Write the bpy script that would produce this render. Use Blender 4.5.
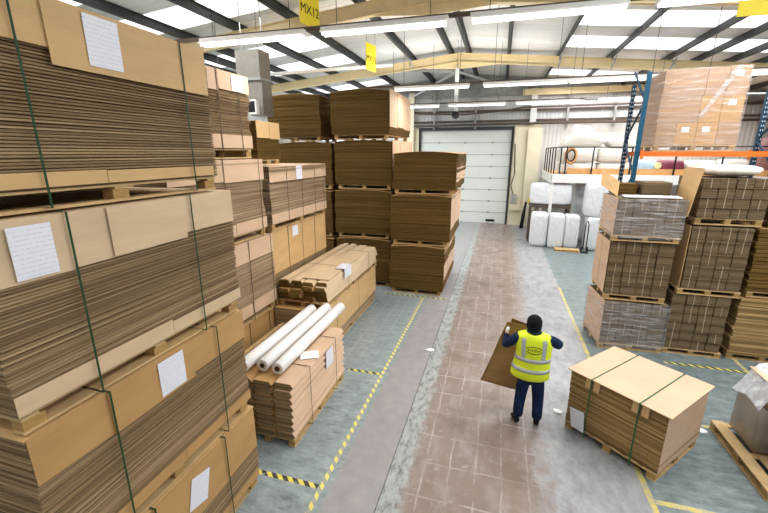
import bpy, math, random
from mathutils import Vector, Matrix
PI = math.pi
sc = bpy.context.scene
col = sc.collection
for o in list(bpy.data.objects): bpy.data.objects.remove(o)

# ------------------------------------------------------------------ camera, world, light, exposure
cam = bpy.data.cameras.new('camera')
cam.sensor_width = 36.0
cam.lens = 388.0 / 768.0 * 36.0
cam.clip_start = 0.05
co = bpy.data.objects.new('camera', cam); col.objects.link(co)
co.location = (0, 0, 4.0)
co.rotation_euler = (math.radians(90 - 14.9), 0, math.radians(16.25))
sc.camera = co
sc.view_settings.view_transform = 'Standard'
sc.view_settings.look = 'None'
sc.view_settings.gamma = 1
sc.view_settings.use_curve_mapping = False
sc.view_settings.exposure = -0.44
w = bpy.data.worlds.new('world'); sc.world = w; w.use_nodes = True
w.node_tree.nodes['Background'].inputs[0].default_value = (0.93, 0.97, 1.0, 1)
w.node_tree.nodes['Background'].inputs[1].default_value = 0.75

RIDGE = -1.9
def roof(x): return 8.15 - 0.095 * abs(x - RIDGE)
BANDS = [(-5.0, -3.6), (-2.5, -1.0), (0.9, 2.3), (3.4, 4.9), (6.6, 8.0), (9.1, 10.4), (13.0, 14.4), (15.5, 17.0), (18.6, 20.0), (21.0, 22.4)]
def area(name, loc, sx, sy, power, colr, rot=(0, 0, 0)):
    L = bpy.data.lights.new(name, 'AREA'); L.shape = 'RECTANGLE'; L.size = sx; L.size_y = sy
    L.energy = power; L.color = colr
    o = bpy.data.objects.new(name, L); col.objects.link(o); o.location = loc; o.rotation_euler = rot
    return o
for (a, b) in BANDS:                                    # daylight entering through each rooflight strip
    for s in (-1, 1):
        xm = -9.0 if s < 0 else 5.6
        area('daylight', (xm, (a + b) / 2, roof(xm) - 0.5), 6.6, b - a, 330 if a > 3 else 70, (0.96, 0.98, 1.0), (0, s * 0.095, 0))
for y in (0.4, 6.0, 12.0, 16.5):                          # light of the fluorescent rows
    for xx in (-4.0, -1.8, 0.4):
        area('tube_uplight', (xx, y, 6.25), 1.9, 0.3, 38 if y > 3 else 20, (1.0, 0.98, 0.94), (PI, 0, 0))
        area('tube_light', (xx, y, 5.62), 1.9, 0.15, 60 if y > 3 else 20, (1.0, 0.97, 0.92))

# ------------------------------------------------------------------ materials
MATS = {}
def nmat(name):
    m = bpy.data.materials.new(name); m.use_nodes = True
    nt = m.node_tree; b = nt.nodes['Principled BSDF']
    return m, nt, b
def N(nt, t, **k):
    n = nt.nodes.new(t)
    for a, v in k.items():
        if a.startswith('i_'): n.inputs[a[2:].replace('_', ' ')].default_value = v
        else: setattr(n, a, v)
    return n
def ramp(nt, fac, stops):
    r = nt.nodes.new('ShaderNodeValToRGB'); e = r.color_ramp.elements
    e[0].position = stops[0][0]; e[0].color = (*stops[0][1], 1)
    e[1].position = stops[-1][0]; e[1].color = (*stops[-1][1], 1)
    for p, c in stops[1:-1]:
        x = e.new(p); x.color = (*c, 1)
    nt.links.new(fac, r.inputs[0]); return r.outputs[0]
def coords(nt, scale, kind='Object', rot=(0, 0, 0)):
    t = nt.nodes.new('ShaderNodeTexCoord'); mp = nt.nodes.new('ShaderNodeMapping')
    mp.inputs['Scale'].default_value = scale; mp.inputs['Rotation'].default_value = rot
    nt.links.new(t.outputs[kind], mp.inputs[0]); return mp.outputs[0]
def geo(nt, scale):
    t = nt.nodes.new('ShaderNodeNewGeometry'); mp = nt.nodes.new('ShaderNodeMapping')
    mp.inputs['Scale'].default_value = scale
    nt.links.new(t.outputs['Position'], mp.inputs[0]); return mp.outputs[0]
def noise(nt, vec, scale, detail=3, rough=0.55):
    n = N(nt, 'ShaderNodeTexNoise'); n.inputs['Scale'].default_value = scale
    n.inputs['Detail'].default_value = detail; n.inputs['Roughness'].default_value = rough
    nt.links.new(vec, n.inputs['Vector']); return n.outputs['Fac']
def bump(nt, b, h, strength, dist=0.01):
    bn = N(nt, 'ShaderNodeBump'); bn.inputs['Strength'].default_value = strength; bn.inputs['Distance'].default_value = dist
    nt.links.new(h, bn.inputs['Height']); nt.links.new(bn.outputs[0], b.inputs['Normal'])
def mixc(nt, fac, a, b, mode='MIX'):
    m = nt.nodes.new('ShaderNodeMix'); m.data_type = 'RGBA'; m.blend_type = mode
    for sock, v in ((m.inputs[0], fac), (m.inputs[6], a), (m.inputs[7], b)):
        if isinstance(v, (int, float)): sock.default_value = v
        elif isinstance(v, tuple): sock.default_value = (*v, 1)
        else: nt.links.new(v, sock)
    return m.outputs[2]
def mth(nt, op, a, b=None, clamp=False):
    m = nt.nodes.new('ShaderNodeMath'); m.operation = op; m.use_clamp = clamp
    for i, v in enumerate((a, b)):
        if v is None: continue
        if isinstance(v, (int, float)): m.inputs[i].default_value = v
        else: nt.links.new(v, m.inputs[i])
    return m.outputs[0]

def plain(name, c, rough=0.6, metal=0.0, var=0.12, scale=6, spec=None):
    if spec is None and max(c) < 0.15: spec = 0.2
    m, nt, b = nmat(name)
    f = noise(nt, coords(nt, (1, 1, 1)), scale, 4)
    lo = tuple(max(0, v * (1 - var)) for v in c); hi = tuple(min(1, v * (1 + var)) for v in c)
    nt.links.new(ramp(nt, f, [(0.3, lo), (0.7, hi)]), b.inputs['Base Color'])
    b.inputs['Roughness'].default_value = rough; b.inputs['Metallic'].default_value = metal
    if spec is not None: b.inputs['Specular IOR Level'].default_value = spec
    return m
def edges(name, lo, mid, hi, zs=55):
    """stacked corrugated sheet edges: long thin streaks, fine in height"""
    m, nt, b = nmat(name)
    f = noise(nt, coords(nt, (0.22, 0.22, zs)), 1.0, 3, 0.6)
    g = noise(nt, coords(nt, (0.5, 0.5, 7)), 1.0, 2)
    c = ramp(nt, f, [(0.36, lo), (0.5, mid), (0.62, hi)])
    c = mixc(nt, 0.22, c, ramp(nt, g, [(0.35, lo), (0.65, hi)]))
    nt.links.new(c, b.inputs['Base Color']); b.inputs['Roughness'].default_value = 0.85
    b.inputs['Specular IOR Level'].default_value = 0.2
    bump(nt, b, f, 0.5, 0.006)
    return m
def board(name, c, var=0.1):
    m, nt, b = nmat(name)
    f = noise(nt, coords(nt, (0.8, 0.8, 3)), 2.2, 4)
    g = noise(nt, coords(nt, (1, 1, 60)), 1.5, 2)
    lo = tuple(v * (1 - var) for v in c); hi = tuple(min(1, v * (1 + var)) for v in c)
    cc = ramp(nt, f, [(0.3, lo), (0.7, hi)])
    cc = mixc(nt, 0.18, cc, ramp(nt, g, [(0.35, lo), (0.65, hi)]))
    nt.links.new(cc, b.inputs['Base Color']); b.inputs['Roughness'].default_value = 0.62
    b.inputs['Specular IOR Level'].default_value = 0.35
    bump(nt, b, g, 0.12, 0.002)
    return m
def wood(name, c, var=0.3):
    m, nt, b = nmat(name)
    f = noise(nt, coords(nt, (2, 2, 14)), 3, 5, 0.7)
    g = noise(nt, geo(nt, (1, 1, 1)), 1.3, 2)
    lo = tuple(v * (1 - var) for v in c); hi = tuple(min(1, v * (1 + var)) for v in c)
    cc = mixc(nt, 0.4, ramp(nt, f, [(0.3, lo), (0.7, hi)]), ramp(nt, g, [(0.35, lo), (0.65, hi)]))
    nt.links.new(cc, b.inputs['Base Color']); b.inputs['Roughness'].default_value = 0.8
    return m
def emit(name, c, s):
    m, nt, b = nmat(name)
    b.inputs['Base Color'].default_value = (*c, 1)
    b.inputs['Emission Color'].default_value = (*c, 1); b.inputs['Emission Strength'].default_value = s
    return m

M_EDGE = edges('corrugated_edges', (0.115, 0.07, 0.034), (0.26, 0.175, 0.09), (0.45, 0.32, 0.18))
M_EDGE_PALE = edges('pale_corrugated_edges', (0.19, 0.12, 0.065), (0.37, 0.26, 0.155), (0.58, 0.43, 0.27))
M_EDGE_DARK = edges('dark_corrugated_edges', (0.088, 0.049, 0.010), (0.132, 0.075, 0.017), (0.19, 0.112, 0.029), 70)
M_EDGE_GOLD = edges('golden_corrugated_edges', (0.12, 0.07, 0.02), (0.31, 0.195, 0.072), (0.54, 0.37, 0.17), 45)
M_CARD = board('cardboard', (0.62, 0.40, 0.185))
M_CARD_PINK = board('pale_cardboard', (0.64, 0.44, 0.295))
M_CARD_DEEP = board('deep_cardboard', (0.49, 0.285, 0.11))
M_CARD_HELD = board('held_cardboard', (0.42, 0.25, 0.095), 0.15)
M_CARD_CREAM = board('cream_board', (0.64, 0.48, 0.305))
M_BUNDLE = edges('bundle_edges', (0.06, 0.04, 0.02), (0.15, 0.105, 0.056), (0.30, 0.22, 0.13), 40)
M_WOOD = wood('pallet_wood', (0.56, 0.38, 0.18))
M_BLOCK = wood('pallet_block_wood', (0.40, 0.24, 0.08))
M_STRAP_G = plain('green_strapping', (0.014, 0.055, 0.022), 0.5)
M_STRAP_B = plain('bright_green_strapping', (0.035, 0.13, 0.055), 0.5)
M_CARTON = board('carton_board', (0.40, 0.25, 0.15))
M_STRAP_D = plain('dark_strapping', (0.06, 0.045, 0.03), 0.5)
M_STRAP_W = plain('pale_strapping', (0.42, 0.34, 0.24), 0.5)
M_STEEL_DARK = plain('dark_purlin_steel', (0.055, 0.06, 0.06), 0.5)
M_STEEL_CREAM = plain('cream_steel', (0.80, 0.65, 0.37), 0.5, var=0.05)
M_STEEL_GREY = plain('grey_steel', (0.33, 0.33, 0.32), 0.5)
M_STEEL_BROWN = plain('brown_pipe', (0.10, 0.075, 0.06), 0.6)
M_DUCT = plain('galvanised_duct', (0.22, 0.20, 0.17), 0.42, 0.25)
M_WHITE = plain('white_enamel', (0.80, 0.80, 0.78), 0.4, var=0.03)
M_CREAMWALL = plain('cream_panel', (0.74, 0.68, 0.50), 0.5, var=0.05, scale=2)
M_BLUE = plain('rack_blue', (0.010, 0.085, 0.155), 0.5, spec=0.25)
M_NAVY = plain('rack_navy', (0.012, 0.045, 0.085), 0.45)
M_ORANGE = plain('rack_orange', (0.75, 0.16, 0.012), 0.45, var=0.08)
M_TIMBER = plain('orange_timber', (0.62, 0.33, 0.12), 0.6)
M_BLACK = plain('black_paint', (0.012, 0.012, 0.013), 0.5)
M_YELLOWSIGN = plain('yellow_sign', (0.85, 0.66, 0.015), 0.45, var=0.06)
M_TUBE = emit('lit_tube', (1.0, 0.98, 0.94), 4.0)
M_SKY = emit('lit_rooflight', (0.96, 0.98, 1.0), 1.7)
def crumpled(name, c, rough, s=5.0, st=0.5):
    m, nt, b = nmat(name); b.inputs['Base Color'].default_value = (*c, 1); b.inputs['Roughness'].default_value = rough
    bump(nt, b, noise(nt, coords(nt, (1.6, 1.6, 0.8)), s, 5, 0.6), st, 0.08)
    return m
M_FOAM = crumpled('white_foam_bag', (0.74, 0.71, 0.65), 0.5, 3.0, 0.6)
M_FILM = crumpled('white_film', (0.72, 0.74, 0.77), 0.35, 4.0, 0.9)
M_ROLL = plain('white_roll_film', (0.86, 0.85, 0.84), 0.35, var=0.02)
M_CORE = plain('brown_core', (0.12, 0.08, 0.05), 0.8)
M_SCRAP = plain('white_scrap', (0.85, 0.85, 0.86), 0.6, var=0.03)

def paper_mat():
    m, nt, b = nmat('printed_paper')
    v = coords(nt, (1, 1, 1), 'Generated')
    wv = N(nt, 'ShaderNodeTexWave', wave_type='BANDS', bands_direction='Z'); wv.inputs['Scale'].default_value = 3.6
    wv.inputs['Distortion'].default_value = 0.4
    nt.links.new(v, wv.inputs['Vector'])
    f = noise(nt, v, 14, 4)
    lines = mth(nt, 'GREATER_THAN', wv.outputs['Fac'], 0.86)
    gaps = mth(nt, 'GREATER_THAN', f, 0.47)
    k = mth(nt, 'MULTIPLY', lines, gaps)
    k = mth(nt, 'MULTIPLY', k, 0.3)
    nt.links.new(mixc(nt, k, (0.80, 0.82, 0.90), (0.32, 0.35, 0.45)), b.inputs['Base Color'])
    b.inputs['Roughness'].default_value = 0.5
    return m
M_PAPER = paper_mat()

def wrap_mat(name, tint, base=0.12, gain=0.75, sc_=(1.2, 1.2, 14), rough=0.22):
    m, nt, b = nmat(name)
    f = noise(nt, coords(nt, sc_), 1.6, 5, 0.65)
    g = noise(nt, coords(nt, (9, 9, 2.0)), 1.0, 3)
    b.inputs['Base Color'].default_value = (*tint, 1); b.inputs['Roughness'].default_value = rough
    bump(nt, b, f, 0.7, 0.02)
    h = mth(nt, 'MULTIPLY', mth(nt, 'SUBTRACT', f, 0.47), 4.5, True)
    h2 = mth(nt, 'MULTIPLY', mth(nt, 'SUBTRACT', g, 0.52), 3.0, True)
    h = mth(nt, 'MAXIMUM', h, mth(nt, 'MULTIPLY', h2, 0.45))
    a = mth(nt, 'ADD', mth(nt, 'MULTIPLY', h, gain), base, True)
    nt.links.new(a, b.inputs['Alpha'])
    return m
M_WRAP = wrap_mat('stretch_wrap', (0.74, 0.72, 0.73), 0.10, 0.58)
M_WRAP_THIN = wrap_mat('thin_stretch_wrap', (0.80, 0.68, 0.63), 0.10, 0.42, (1.0, 1.0, 9))
M_WRAP_GREY = plain('grey_wrapped_film', (0.27, 0.225, 0.185), 0.3, var=0.25, scale=3)
M_WRAP_CLEAR = wrap_mat('clear_film_sheet', (0.80, 0.82, 0.86), 0.35, 0.6, (5, 5, 5))

def floor_mat():
    m, nt, b = nmat('warehouse_floor')
    t = nt.nodes.new('ShaderNodeNewGeometry'); pos = t.outputs['Position']
    sx = nt.nodes.new('ShaderNodeSeparateXYZ'); nt.links.new(pos, sx.inputs[0])
    X = sx.outputs[0]
    wob = noise(nt, pos, 1.3, 4); wob2 = noise(nt, pos, 6, 4)
    def step(x0, soft, wamp=0.0):
        v = mth(nt, 'SUBTRACT', X, x0)
        if wamp: v = mth(nt, 'ADD', v, mth(nt, 'MULTIPLY', mth(nt, 'SUBTRACT', wob2, 0.5), wamp))
        return mth(nt, 'ADD', mth(nt, 'DIVIDE', v, soft), 0.5, True)
    def brick(wd, ht, mort, c1, c2, cm, off=0.0, smooth=0.6):
        # perturb the lookup a little so that the joints wander
        br = N(nt, 'ShaderNodeTexBrick', offset=off, squash=1.0)
        br.inputs['Scale'].default_value = 1.0
        br.inputs['Brick Width'].default_value = wd; br.inputs['Row Height'].default_value = ht
        br.inputs['Mortar Size'].default_value = mort; br.inputs['Mortar Smooth'].default_value = smooth
        br.inputs['Color1'].default_value = (*c1, 1); br.inputs['Color2'].default_value = (*c2, 1); br.inputs['Mortar'].default_value = (*cm, 1)
        v = N(nt, 'ShaderNodeVectorMath', operation='ADD')
        nz = N(nt, 'ShaderNodeTexNoise'); nz.inputs['Scale'].default_value = 3.0; nt.links.new(pos, nz.inputs['Vector'])
        vm = N(nt, 'ShaderNodeVectorMath', operation='SCALE'); vm.inputs['Scale'].default_value = 0.05
        nt.links.new(nz.outputs['Color'], vm.inputs[0])
        nt.links.new(pos, v.inputs[0]); nt.links.new(vm.outputs[0], v.inputs[1])
        nt.links.new(v.outputs[0], br.inputs['Vector'])
        return br
    # painted blue-grey blocks
    bl = brick(0.27, 0.33, 0.022, (0.15, 0.19, 0.195), (0.20, 0.245, 0.245), (0.30, 0.345, 0.34))
    scuff = noise(nt, geo(nt, (1.0, 2.2, 1)), 3.4, 9, 0.78)
    big = noise(nt, pos, 0.55, 3)
    plainb = ramp(nt, scuff, [(0.36, (0.07, 0.09, 0.095)), (0.46, (0.17, 0.215, 0.22)), (0.55, (0.25, 0.30, 0.305)), (0.64, (0.40, 0.45, 0.45))])
    mask = mth(nt, 'MULTIPLY', mth(nt, 'ADD', mth(nt, 'SUBTRACT', big, 0.5), mth(nt, 'MULTIPLY', mth(nt, 'SUBTRACT', sx.outputs[1], 6.2), 0.12)), 3.0, True)
    mask = mth(nt, 'MULTIPLY', mask, mth(nt, 'LESS_THAN', X, 0.0))
    mask = mth(nt, 'ADD', mth(nt, 'MULTIPLY', mask, 0.75), 0.12)
    blue = mixc(nt, mask, plainb, bl.outputs['Color'])
    blue = mixc(nt, mth(nt, 'MULTIPLY', mth(nt, 'SUBTRACT', scuff, 0.52), 3.5, True), blue, (0.33, 0.38, 0.38))
    dark = noise(nt, geo(nt, (1.1, 2.6, 1)), 3.2, 6, 0.7)
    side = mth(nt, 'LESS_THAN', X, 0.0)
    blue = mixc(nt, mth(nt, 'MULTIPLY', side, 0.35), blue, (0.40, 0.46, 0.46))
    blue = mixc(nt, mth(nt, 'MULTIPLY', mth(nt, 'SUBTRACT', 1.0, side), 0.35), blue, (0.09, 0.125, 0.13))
    blue = mixc(nt, mth(nt, 'MULTIPLY', mth(nt, 'SUBTRACT', dark, 0.56), 5.0, True), blue, (0.075, 0.095, 0.095))
    # aisle blocks
    ai = brick(0.325, 0.54, 0.02, (0.205, 0.155, 0.13), (0.26, 0.20, 0.17), (0.45, 0.41, 0.385), 0.0, 1.0)
    an = noise(nt, geo(nt, (1.0, 0.45, 1)), 3.2, 6, 0.7)
    jm = mth(nt, 'MULTIPLY', mth(nt, 'SUBTRACT', noise(nt, pos, 2.1, 5, 0.7), 0.40), 4.5, True)
    aib = mixc(nt, jm, (0.235, 0.18, 0.152), ai.outputs['Color'])
    an2 = noise(nt, geo(nt, (1.0, 1.6, 1)), 4.5, 9, 0.8)
    aisle = mixc(nt, mth(nt, 'MULTIPLY', mth(nt, 'SUBTRACT', an, 0.47), 3.0, True), aib, (0.36, 0.315, 0.29))
    aisle = mixc(nt, mth(nt, 'MULTIPLY', mth(nt, 'SUBTRACT', an2, 0.575), 6.0, True), aisle, (0.55, 0.53, 0.52))
    aisle = mixc(nt, mth(nt, 'MULTIPLY', mth(nt, 'SUBTRACT', wob, 0.53), 4.0, True), aisle, (0.15, 0.105, 0.08))
    # worn grey concrete right of the walkway
    gn = noise(nt, geo(nt, (1.3, 0.7, 1)), 3.0, 9, 0.78)
    grey = ramp(nt, gn, [(0.34, (0.20, 0.20, 0.205)), (0.5, (0.305, 0.305, 0.315)), (0.68, (0.42, 0.42, 0.43))])
    # smooth painted strip
    stn = noise(nt, pos, 5, 4)
    strip = ramp(nt, stn, [(0.3, (0.285, 0.27, 0.272)), (0.7, (0.34, 0.322, 0.325))])
    rn = noise(nt, geo(nt, (2.4, 1.0, 1)), 5, 6, 0.75)
    rough = ramp(nt, rn, [(0.38, (0.15, 0.155, 0.15)), (0.48, (0.31, 0.335, 0.325)), (0.64, (0.42, 0.445, 0.435))])
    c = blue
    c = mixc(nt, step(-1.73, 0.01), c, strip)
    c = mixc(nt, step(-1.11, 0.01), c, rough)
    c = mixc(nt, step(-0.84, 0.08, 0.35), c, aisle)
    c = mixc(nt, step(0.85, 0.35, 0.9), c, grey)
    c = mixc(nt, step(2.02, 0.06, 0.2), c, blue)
    # dark joint line by the strip
    d = mth(nt, 'ABSOLUTE', mth(nt, 'SUBTRACT', X, -1.105))
    c = mixc(nt, mth(nt, 'SUBTRACT', 1.0, mth(nt, 'DIVIDE', d, 0.012), True), c, (0.05, 0.05, 0.05))
    nt.links.new(c, b.inputs['Base Color'])
    r = ramp(nt, scuff, [(0.3, (0.26,) * 3), (0.7, (0.5,) * 3)])
    nt.links.new(r, b.inputs['Roughness'])
    bump(nt, b, scuff, 0.15, 0.01)
    return m
M_FLOOR = floor_mat()

def tape_mat():
    m, nt, b = nmat('hazard_tape')
    v = geo(nt, (1, 1, 1))
    wv = N(nt, 'ShaderNodeTexWave', wave_type='BANDS', bands_direction='DIAGONAL'); wv.inputs['Scale'].default_value = 4.2
    wv.inputs['Distortion'].default_value = 0.0
    nt.links.new(v, wv.inputs['Vector'])
    st = mth(nt, 'GREATER_THAN', wv.outputs['Fac'], 0.5)
    wear = noise(nt, v, 9, 5, 0.7)
    c = mixc(nt, st, (0.045, 0.045, 0.04), (0.80, 0.68, 0.10))
    c = mixc(nt, mth(nt, 'MULTIPLY', mth(nt, 'SUBTRACT', wear, 0.56), 6, True), c, (0.36, 0.38, 0.36))
    nt.links.new(c, b.inputs['Base Color']); b.inputs['Roughness'].default_value = 0.5
    return m
def worn_tape_mat():
    m, nt, b = nmat('worn_yellow_tape')
    v = geo(nt, (1, 1, 1))
    wv = N(nt, 'ShaderNodeTexWave', wave_type='BANDS', bands_direction='DIAGONAL'); wv.inputs['Scale'].default_value = 4.2
    nt.links.new(v, wv.inputs['Vector'])
    st = mth(nt, 'GREATER_THAN', wv.outputs['Fac'], 0.55)
    wear = noise(nt, v, 8, 5, 0.7)
    c = mixc(nt, st, (0.36, 0.36, 0.31), (0.78, 0.70, 0.16))
    c = mixc(nt, mth(nt, 'MULTIPLY', mth(nt, 'SUBTRACT', wear, 0.56), 6, True), c, (0.40, 0.40, 0.38))
    nt.links.new(c, b.inputs['Base Color']); b.inputs['Roughness'].default_value = 0.5
    return m
def yellow_line_mat():
    m, nt, b = nmat('worn_yellow_paint')
    wear = noise(nt, geo(nt, (1, 1, 1)), 7, 5, 0.7)
    c = ramp(nt, wear, [(0.40, (0.66, 0.53, 0.08)), (0.60, (0.36, 0.35, 0.28))])
    nt.links.new(c, b.inputs['Base Color']); b.inputs['Roughness'].default_value = 0.5
    return m
M_TAPE = tape_mat(); M_TAPE_WORN = worn_tape_mat(); M_YLINE = yellow_line_mat()

def ribbed(name, c, axis='Y', scale=6, amp=0.05, strength=0.5):
    m, nt, b = nmat(name)
    v = geo(nt, (1, 1, 1))
    wv = N(nt, 'ShaderNodeTexWave', wave_type='BANDS', bands_direction=axis); wv.inputs['Scale'].default_value = scale
    nt.links.new(v, wv.inputs['Vector'])
    f = noise(nt, geo(nt, (0.6, 3, 1)), 0.8, 3)
    lo = tuple(v_ * (1 - amp * 2) for v_ in c); hi = tuple(min(1, v_ * (1 + amp)) for v_ in c)
    nt.links.new(ramp(nt, f, [(0.3, lo), (0.7, hi)]), b.inputs['Base Color'])
    b.inputs['Roughness'].default_value = 0.5
    bump(nt, b, wv.outputs['Fac'], strength, 0.03)
    return m
M_ROOF = ribbed('roof_sheet', (0.80, 0.79, 0.77), 'Y', 1.6)
M_WALL = ribbed('grey_cladding', (0.62, 0.62, 0.61), 'X', 1.6)
M_DOOR = plain('white_door_panel', (0.70, 0.73, 0.70), 0.5, var=0.03, scale=1)
M_SEAM = plain('door_seam', (0.40, 0.42, 0.41), 0.6)

# ------------------------------------------------------------------ mesh helpers
class MB:
    def __init__(s): s.v = []; s.f = []
    def box(s, x0, x1, y0, y1, z0, z1, mat=None):
        b = len(s.v)
        p = [(x0, y0, z0), (x1, y0, z0), (x1, y1, z0), (x0, y1, z0), (x0, y0, z1), (x1, y0, z1), (x1, y1, z1), (x0, y1, z1)]
        if mat is not None: p = [tuple(mat @ Vector(q)) for q in p]
        s.v += p
        s.f += [tuple(b + i for i in f) for f in ((3, 2, 1, 0), (4, 5, 6, 7), (0, 1, 5, 4), (1, 2, 6, 5), (2, 3, 7, 6), (3, 0, 4, 7))]
        return s
    def hexa(s, p):
        b = len(s.v); s.v += [tuple(q) for q in p]
        s.f += [tuple(b + i for i in f) for f in ((3, 2, 1, 0), (4, 5, 6, 7), (0, 1, 5, 4), (1, 2, 6, 5), (2, 3, 7, 6), (3, 0, 4, 7))]
        return s
    def rings(s, rs, cap=True):
        n = len(rs[0]); b = len(s.v)
        for r in rs: s.v += [tuple(q) for q in r]
        for i in range(len(rs) - 1):
            for j in range(n):
                k = (j + 1) % n
                s.f.append((b + i * n + j, b + i * n + k, b + (i + 1) * n + k, b + (i + 1) * n + j))
        if cap:
            s.f.append(tuple(b + j for j in reversed(range(n))))
            s.f.append(tuple(b + (len(rs) - 1) * n + j for j in range(n)))
        return s
    def bar(s, a, c, w_, h_=None, up=(0, 0, 1)):
        h_ = h_ or w_
        a = Vector(a); c = Vector(c); d = (c - a).normalized(); u = Vector(up)
        if abs(d.dot(u)) > 0.99: u = Vector((1, 0, 0))
        sd = d.cross(u).normalized(); u2 = sd.cross(d).normalized()
        R = lambda p: [p - sd * w_ / 2 - u2 * h_ / 2, p + sd * w_ / 2 - u2 * h_ / 2, p + sd * w_ / 2 + u2 * h_ / 2, p - sd * w_ / 2 + u2 * h_ / 2]
        return s.rings([R(a), R(c)])
    def tube(s, pts, r, n=10, cap=True):
        rs = []; pts = [Vector(p) for p in pts]
        rr = r if isinstance(r, (list, tuple)) else [r] * len(pts)
        for i, p in enumerate(pts):
            d = (pts[min(i + 1, len(pts) - 1)] - pts[max(i - 1, 0)]).normalized()
            u = Vector((0, 0, 1)) if abs(d.z) < 0.95 else Vector((0, 1, 0))
            a = d.cross(u).normalized(); b2 = a.cross(d).normalized()
            rs.append([p + a * math.cos(t * 2 * PI / n) * rr[i] + b2 * math.sin(t * 2 * PI / n) * rr[i] for t in range(n)])
        return s.rings(rs, cap)
    def build(s, name, mat, parent=None, smooth=False, loc=None):
        me = bpy.data.meshes.new(name); me.from_pydata(s.v, [], s.f); me.update()
        me.materials.append(mat)
        if smooth: me.polygons.foreach_set('use_smooth', [True] * len(me.polygons))
        o = bpy.data.objects.new(name, me); col.objects.link(o)
        if parent is not None: o.parent = parent
        if loc is not None: o.location = loc
        return o
def mark(o, label, cat, group=None):
    o['label'] = label; o['category'] = cat
    if group: o['group'] = group
    return o
def thing(name, label, cat, loc=(0, 0, 0), rz=0.0, group=None):
    o = bpy.data.objects.new(name, None); col.objects.link(o); o.empty_display_size = 0.1
    o.location = loc; o.rotation_euler = (0, 0, rz)
    return mark(o, label, cat, group)
def struct(o):
    o['kind'] = 'structure'; return o
def kids(o): return [c for c in bpy.data.objects if c.parent is o]
def copy_tree(o, parent=None):
    c = o.copy(); col.objects.link(c)
    if parent is not None: c.parent = parent
    for ch in o.children: copy_tree(ch, c)
    return c

def layer_stack(sx, sy, h, n, jit, bow=0.0, seg=6, groove=0.015, walk=0.0, seed=1, z0=0.0, lean=(0, 0), slots=None):
    """n sheets lying on each other, each a little out of line; bow lifts the middle of the front"""
    rnd = random.Random(seed); m = MB(); rs = []
    t = h / n; hx, hy = sx / 2, sy / 2
    def ring(dx, dy, z, ins, k):
        pts = []
        X0, X1, Y0, Y1 = -hx + dx + ins, hx + dx - ins, -hy + dy + ins, hy + dy - ins
        for i in range(seg): pts.append((X0 + (X1 - X0) * i / seg, Y0))
        for i in range(seg): pts.append((X1, Y0 + (Y1 - Y0) * i / seg))
        for i in range(seg): pts.append((X1 - (X1 - X0) * i / seg, Y1))
        for i in range(seg): pts.append((X0, Y1 - (Y1 - Y0) * i / seg))
        return [(x + lean[0] * z / h, y + lean[1] * z / h, z0 + z + bow * (z / h) * (1 - min(1, (x / hx)) ** 2) * 1.0) for x, y in pts]
    wx = wy = 0.0
    for i in range(n):
        wx += rnd.uniform(-walk, walk); wy += rnd.uniform(-walk, walk); wx *= 0.93; wy *= 0.93
        dx = wx + rnd.uniform(-jit, jit); dy = wy + rnd.uniform(-jit, jit); z = i * t
        rs.append(ring(dx, dy, z, groove, i))
        rs.append(ring(dx, dy, z + 0.12 * t, 0, i))
        rs.append(ring(dx, dy, z + 0.74 * t, 0, i))
        rs.append(ring(dx, dy, z + 0.92 * t, groove, i))
    m.rings(rs)
    return m

def pallet(parent, sx, sy, z=0.0, h=0.13, name='pallet', along='y', inset=0.02):
    """deck boards + bottom boards as one mesh, blocks as its children"""
    m = MB(); hx, hy = sx / 2 - inset, sy / 2 - inset
    nb = 6
    if along == 'y':
        bw = (2 * hx) / (nb + (nb - 1) * 0.45)
        for i in range(nb):
            a = -hx + i * bw * 1.45; m.box(a, a + bw, -hy, hy, z + h - 0.02, z + h - 0.002)
        for x in (-hx, -0.05, hx - 0.1): m.box(x, x + 0.1, -hy, hy, z + 0.001, z + 0.02)
        for y in (-hy, -0.05, hy - 0.1): m.box(-hx, hx, y, y + 0.1, z + h - 0.038, z + h - 0.021)
    else:
        bw = (2 * hy) / (nb + (nb - 1) * 0.45)
        for i in range(nb):
            a = -hy + i * bw * 1.45; m.box(-hx, hx, a, a + bw, z + h - 0.02, z + h - 0.002)
        for y in (-hy, -0.05, hy - 0.1): m.box(-hx, hx, y, y + 0.1, z + 0.001, z + 0.02)
        for x in (-hx, -0.05, hx - 0.1): m.box(x, x + 0.1, -hy, hy, z + h - 0.038, z + h - 0.021)
    p = m.build(name, M_WOOD, parent)
    b0 = None
    for x in (-hx + 0.055, 0, hx - 0.055):
        for y in (-hy + 0.07, 0, hy - 0.07):
            if b0 is None:
                b0 = MB().box(-0.05, 0.05, -0.065, 0.065, -(h - 0.06) / 2, (h - 0.06) / 2).build('block', M_BLOCK, p)
                b0.location = (x, y, z + 0.02 + (h - 0.06) / 2)
            else:
                c = b0.copy(); col.objects.link(c); c.location = (x, y, z + 0.02 + (h - 0.06) / 2)
    return p

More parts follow.
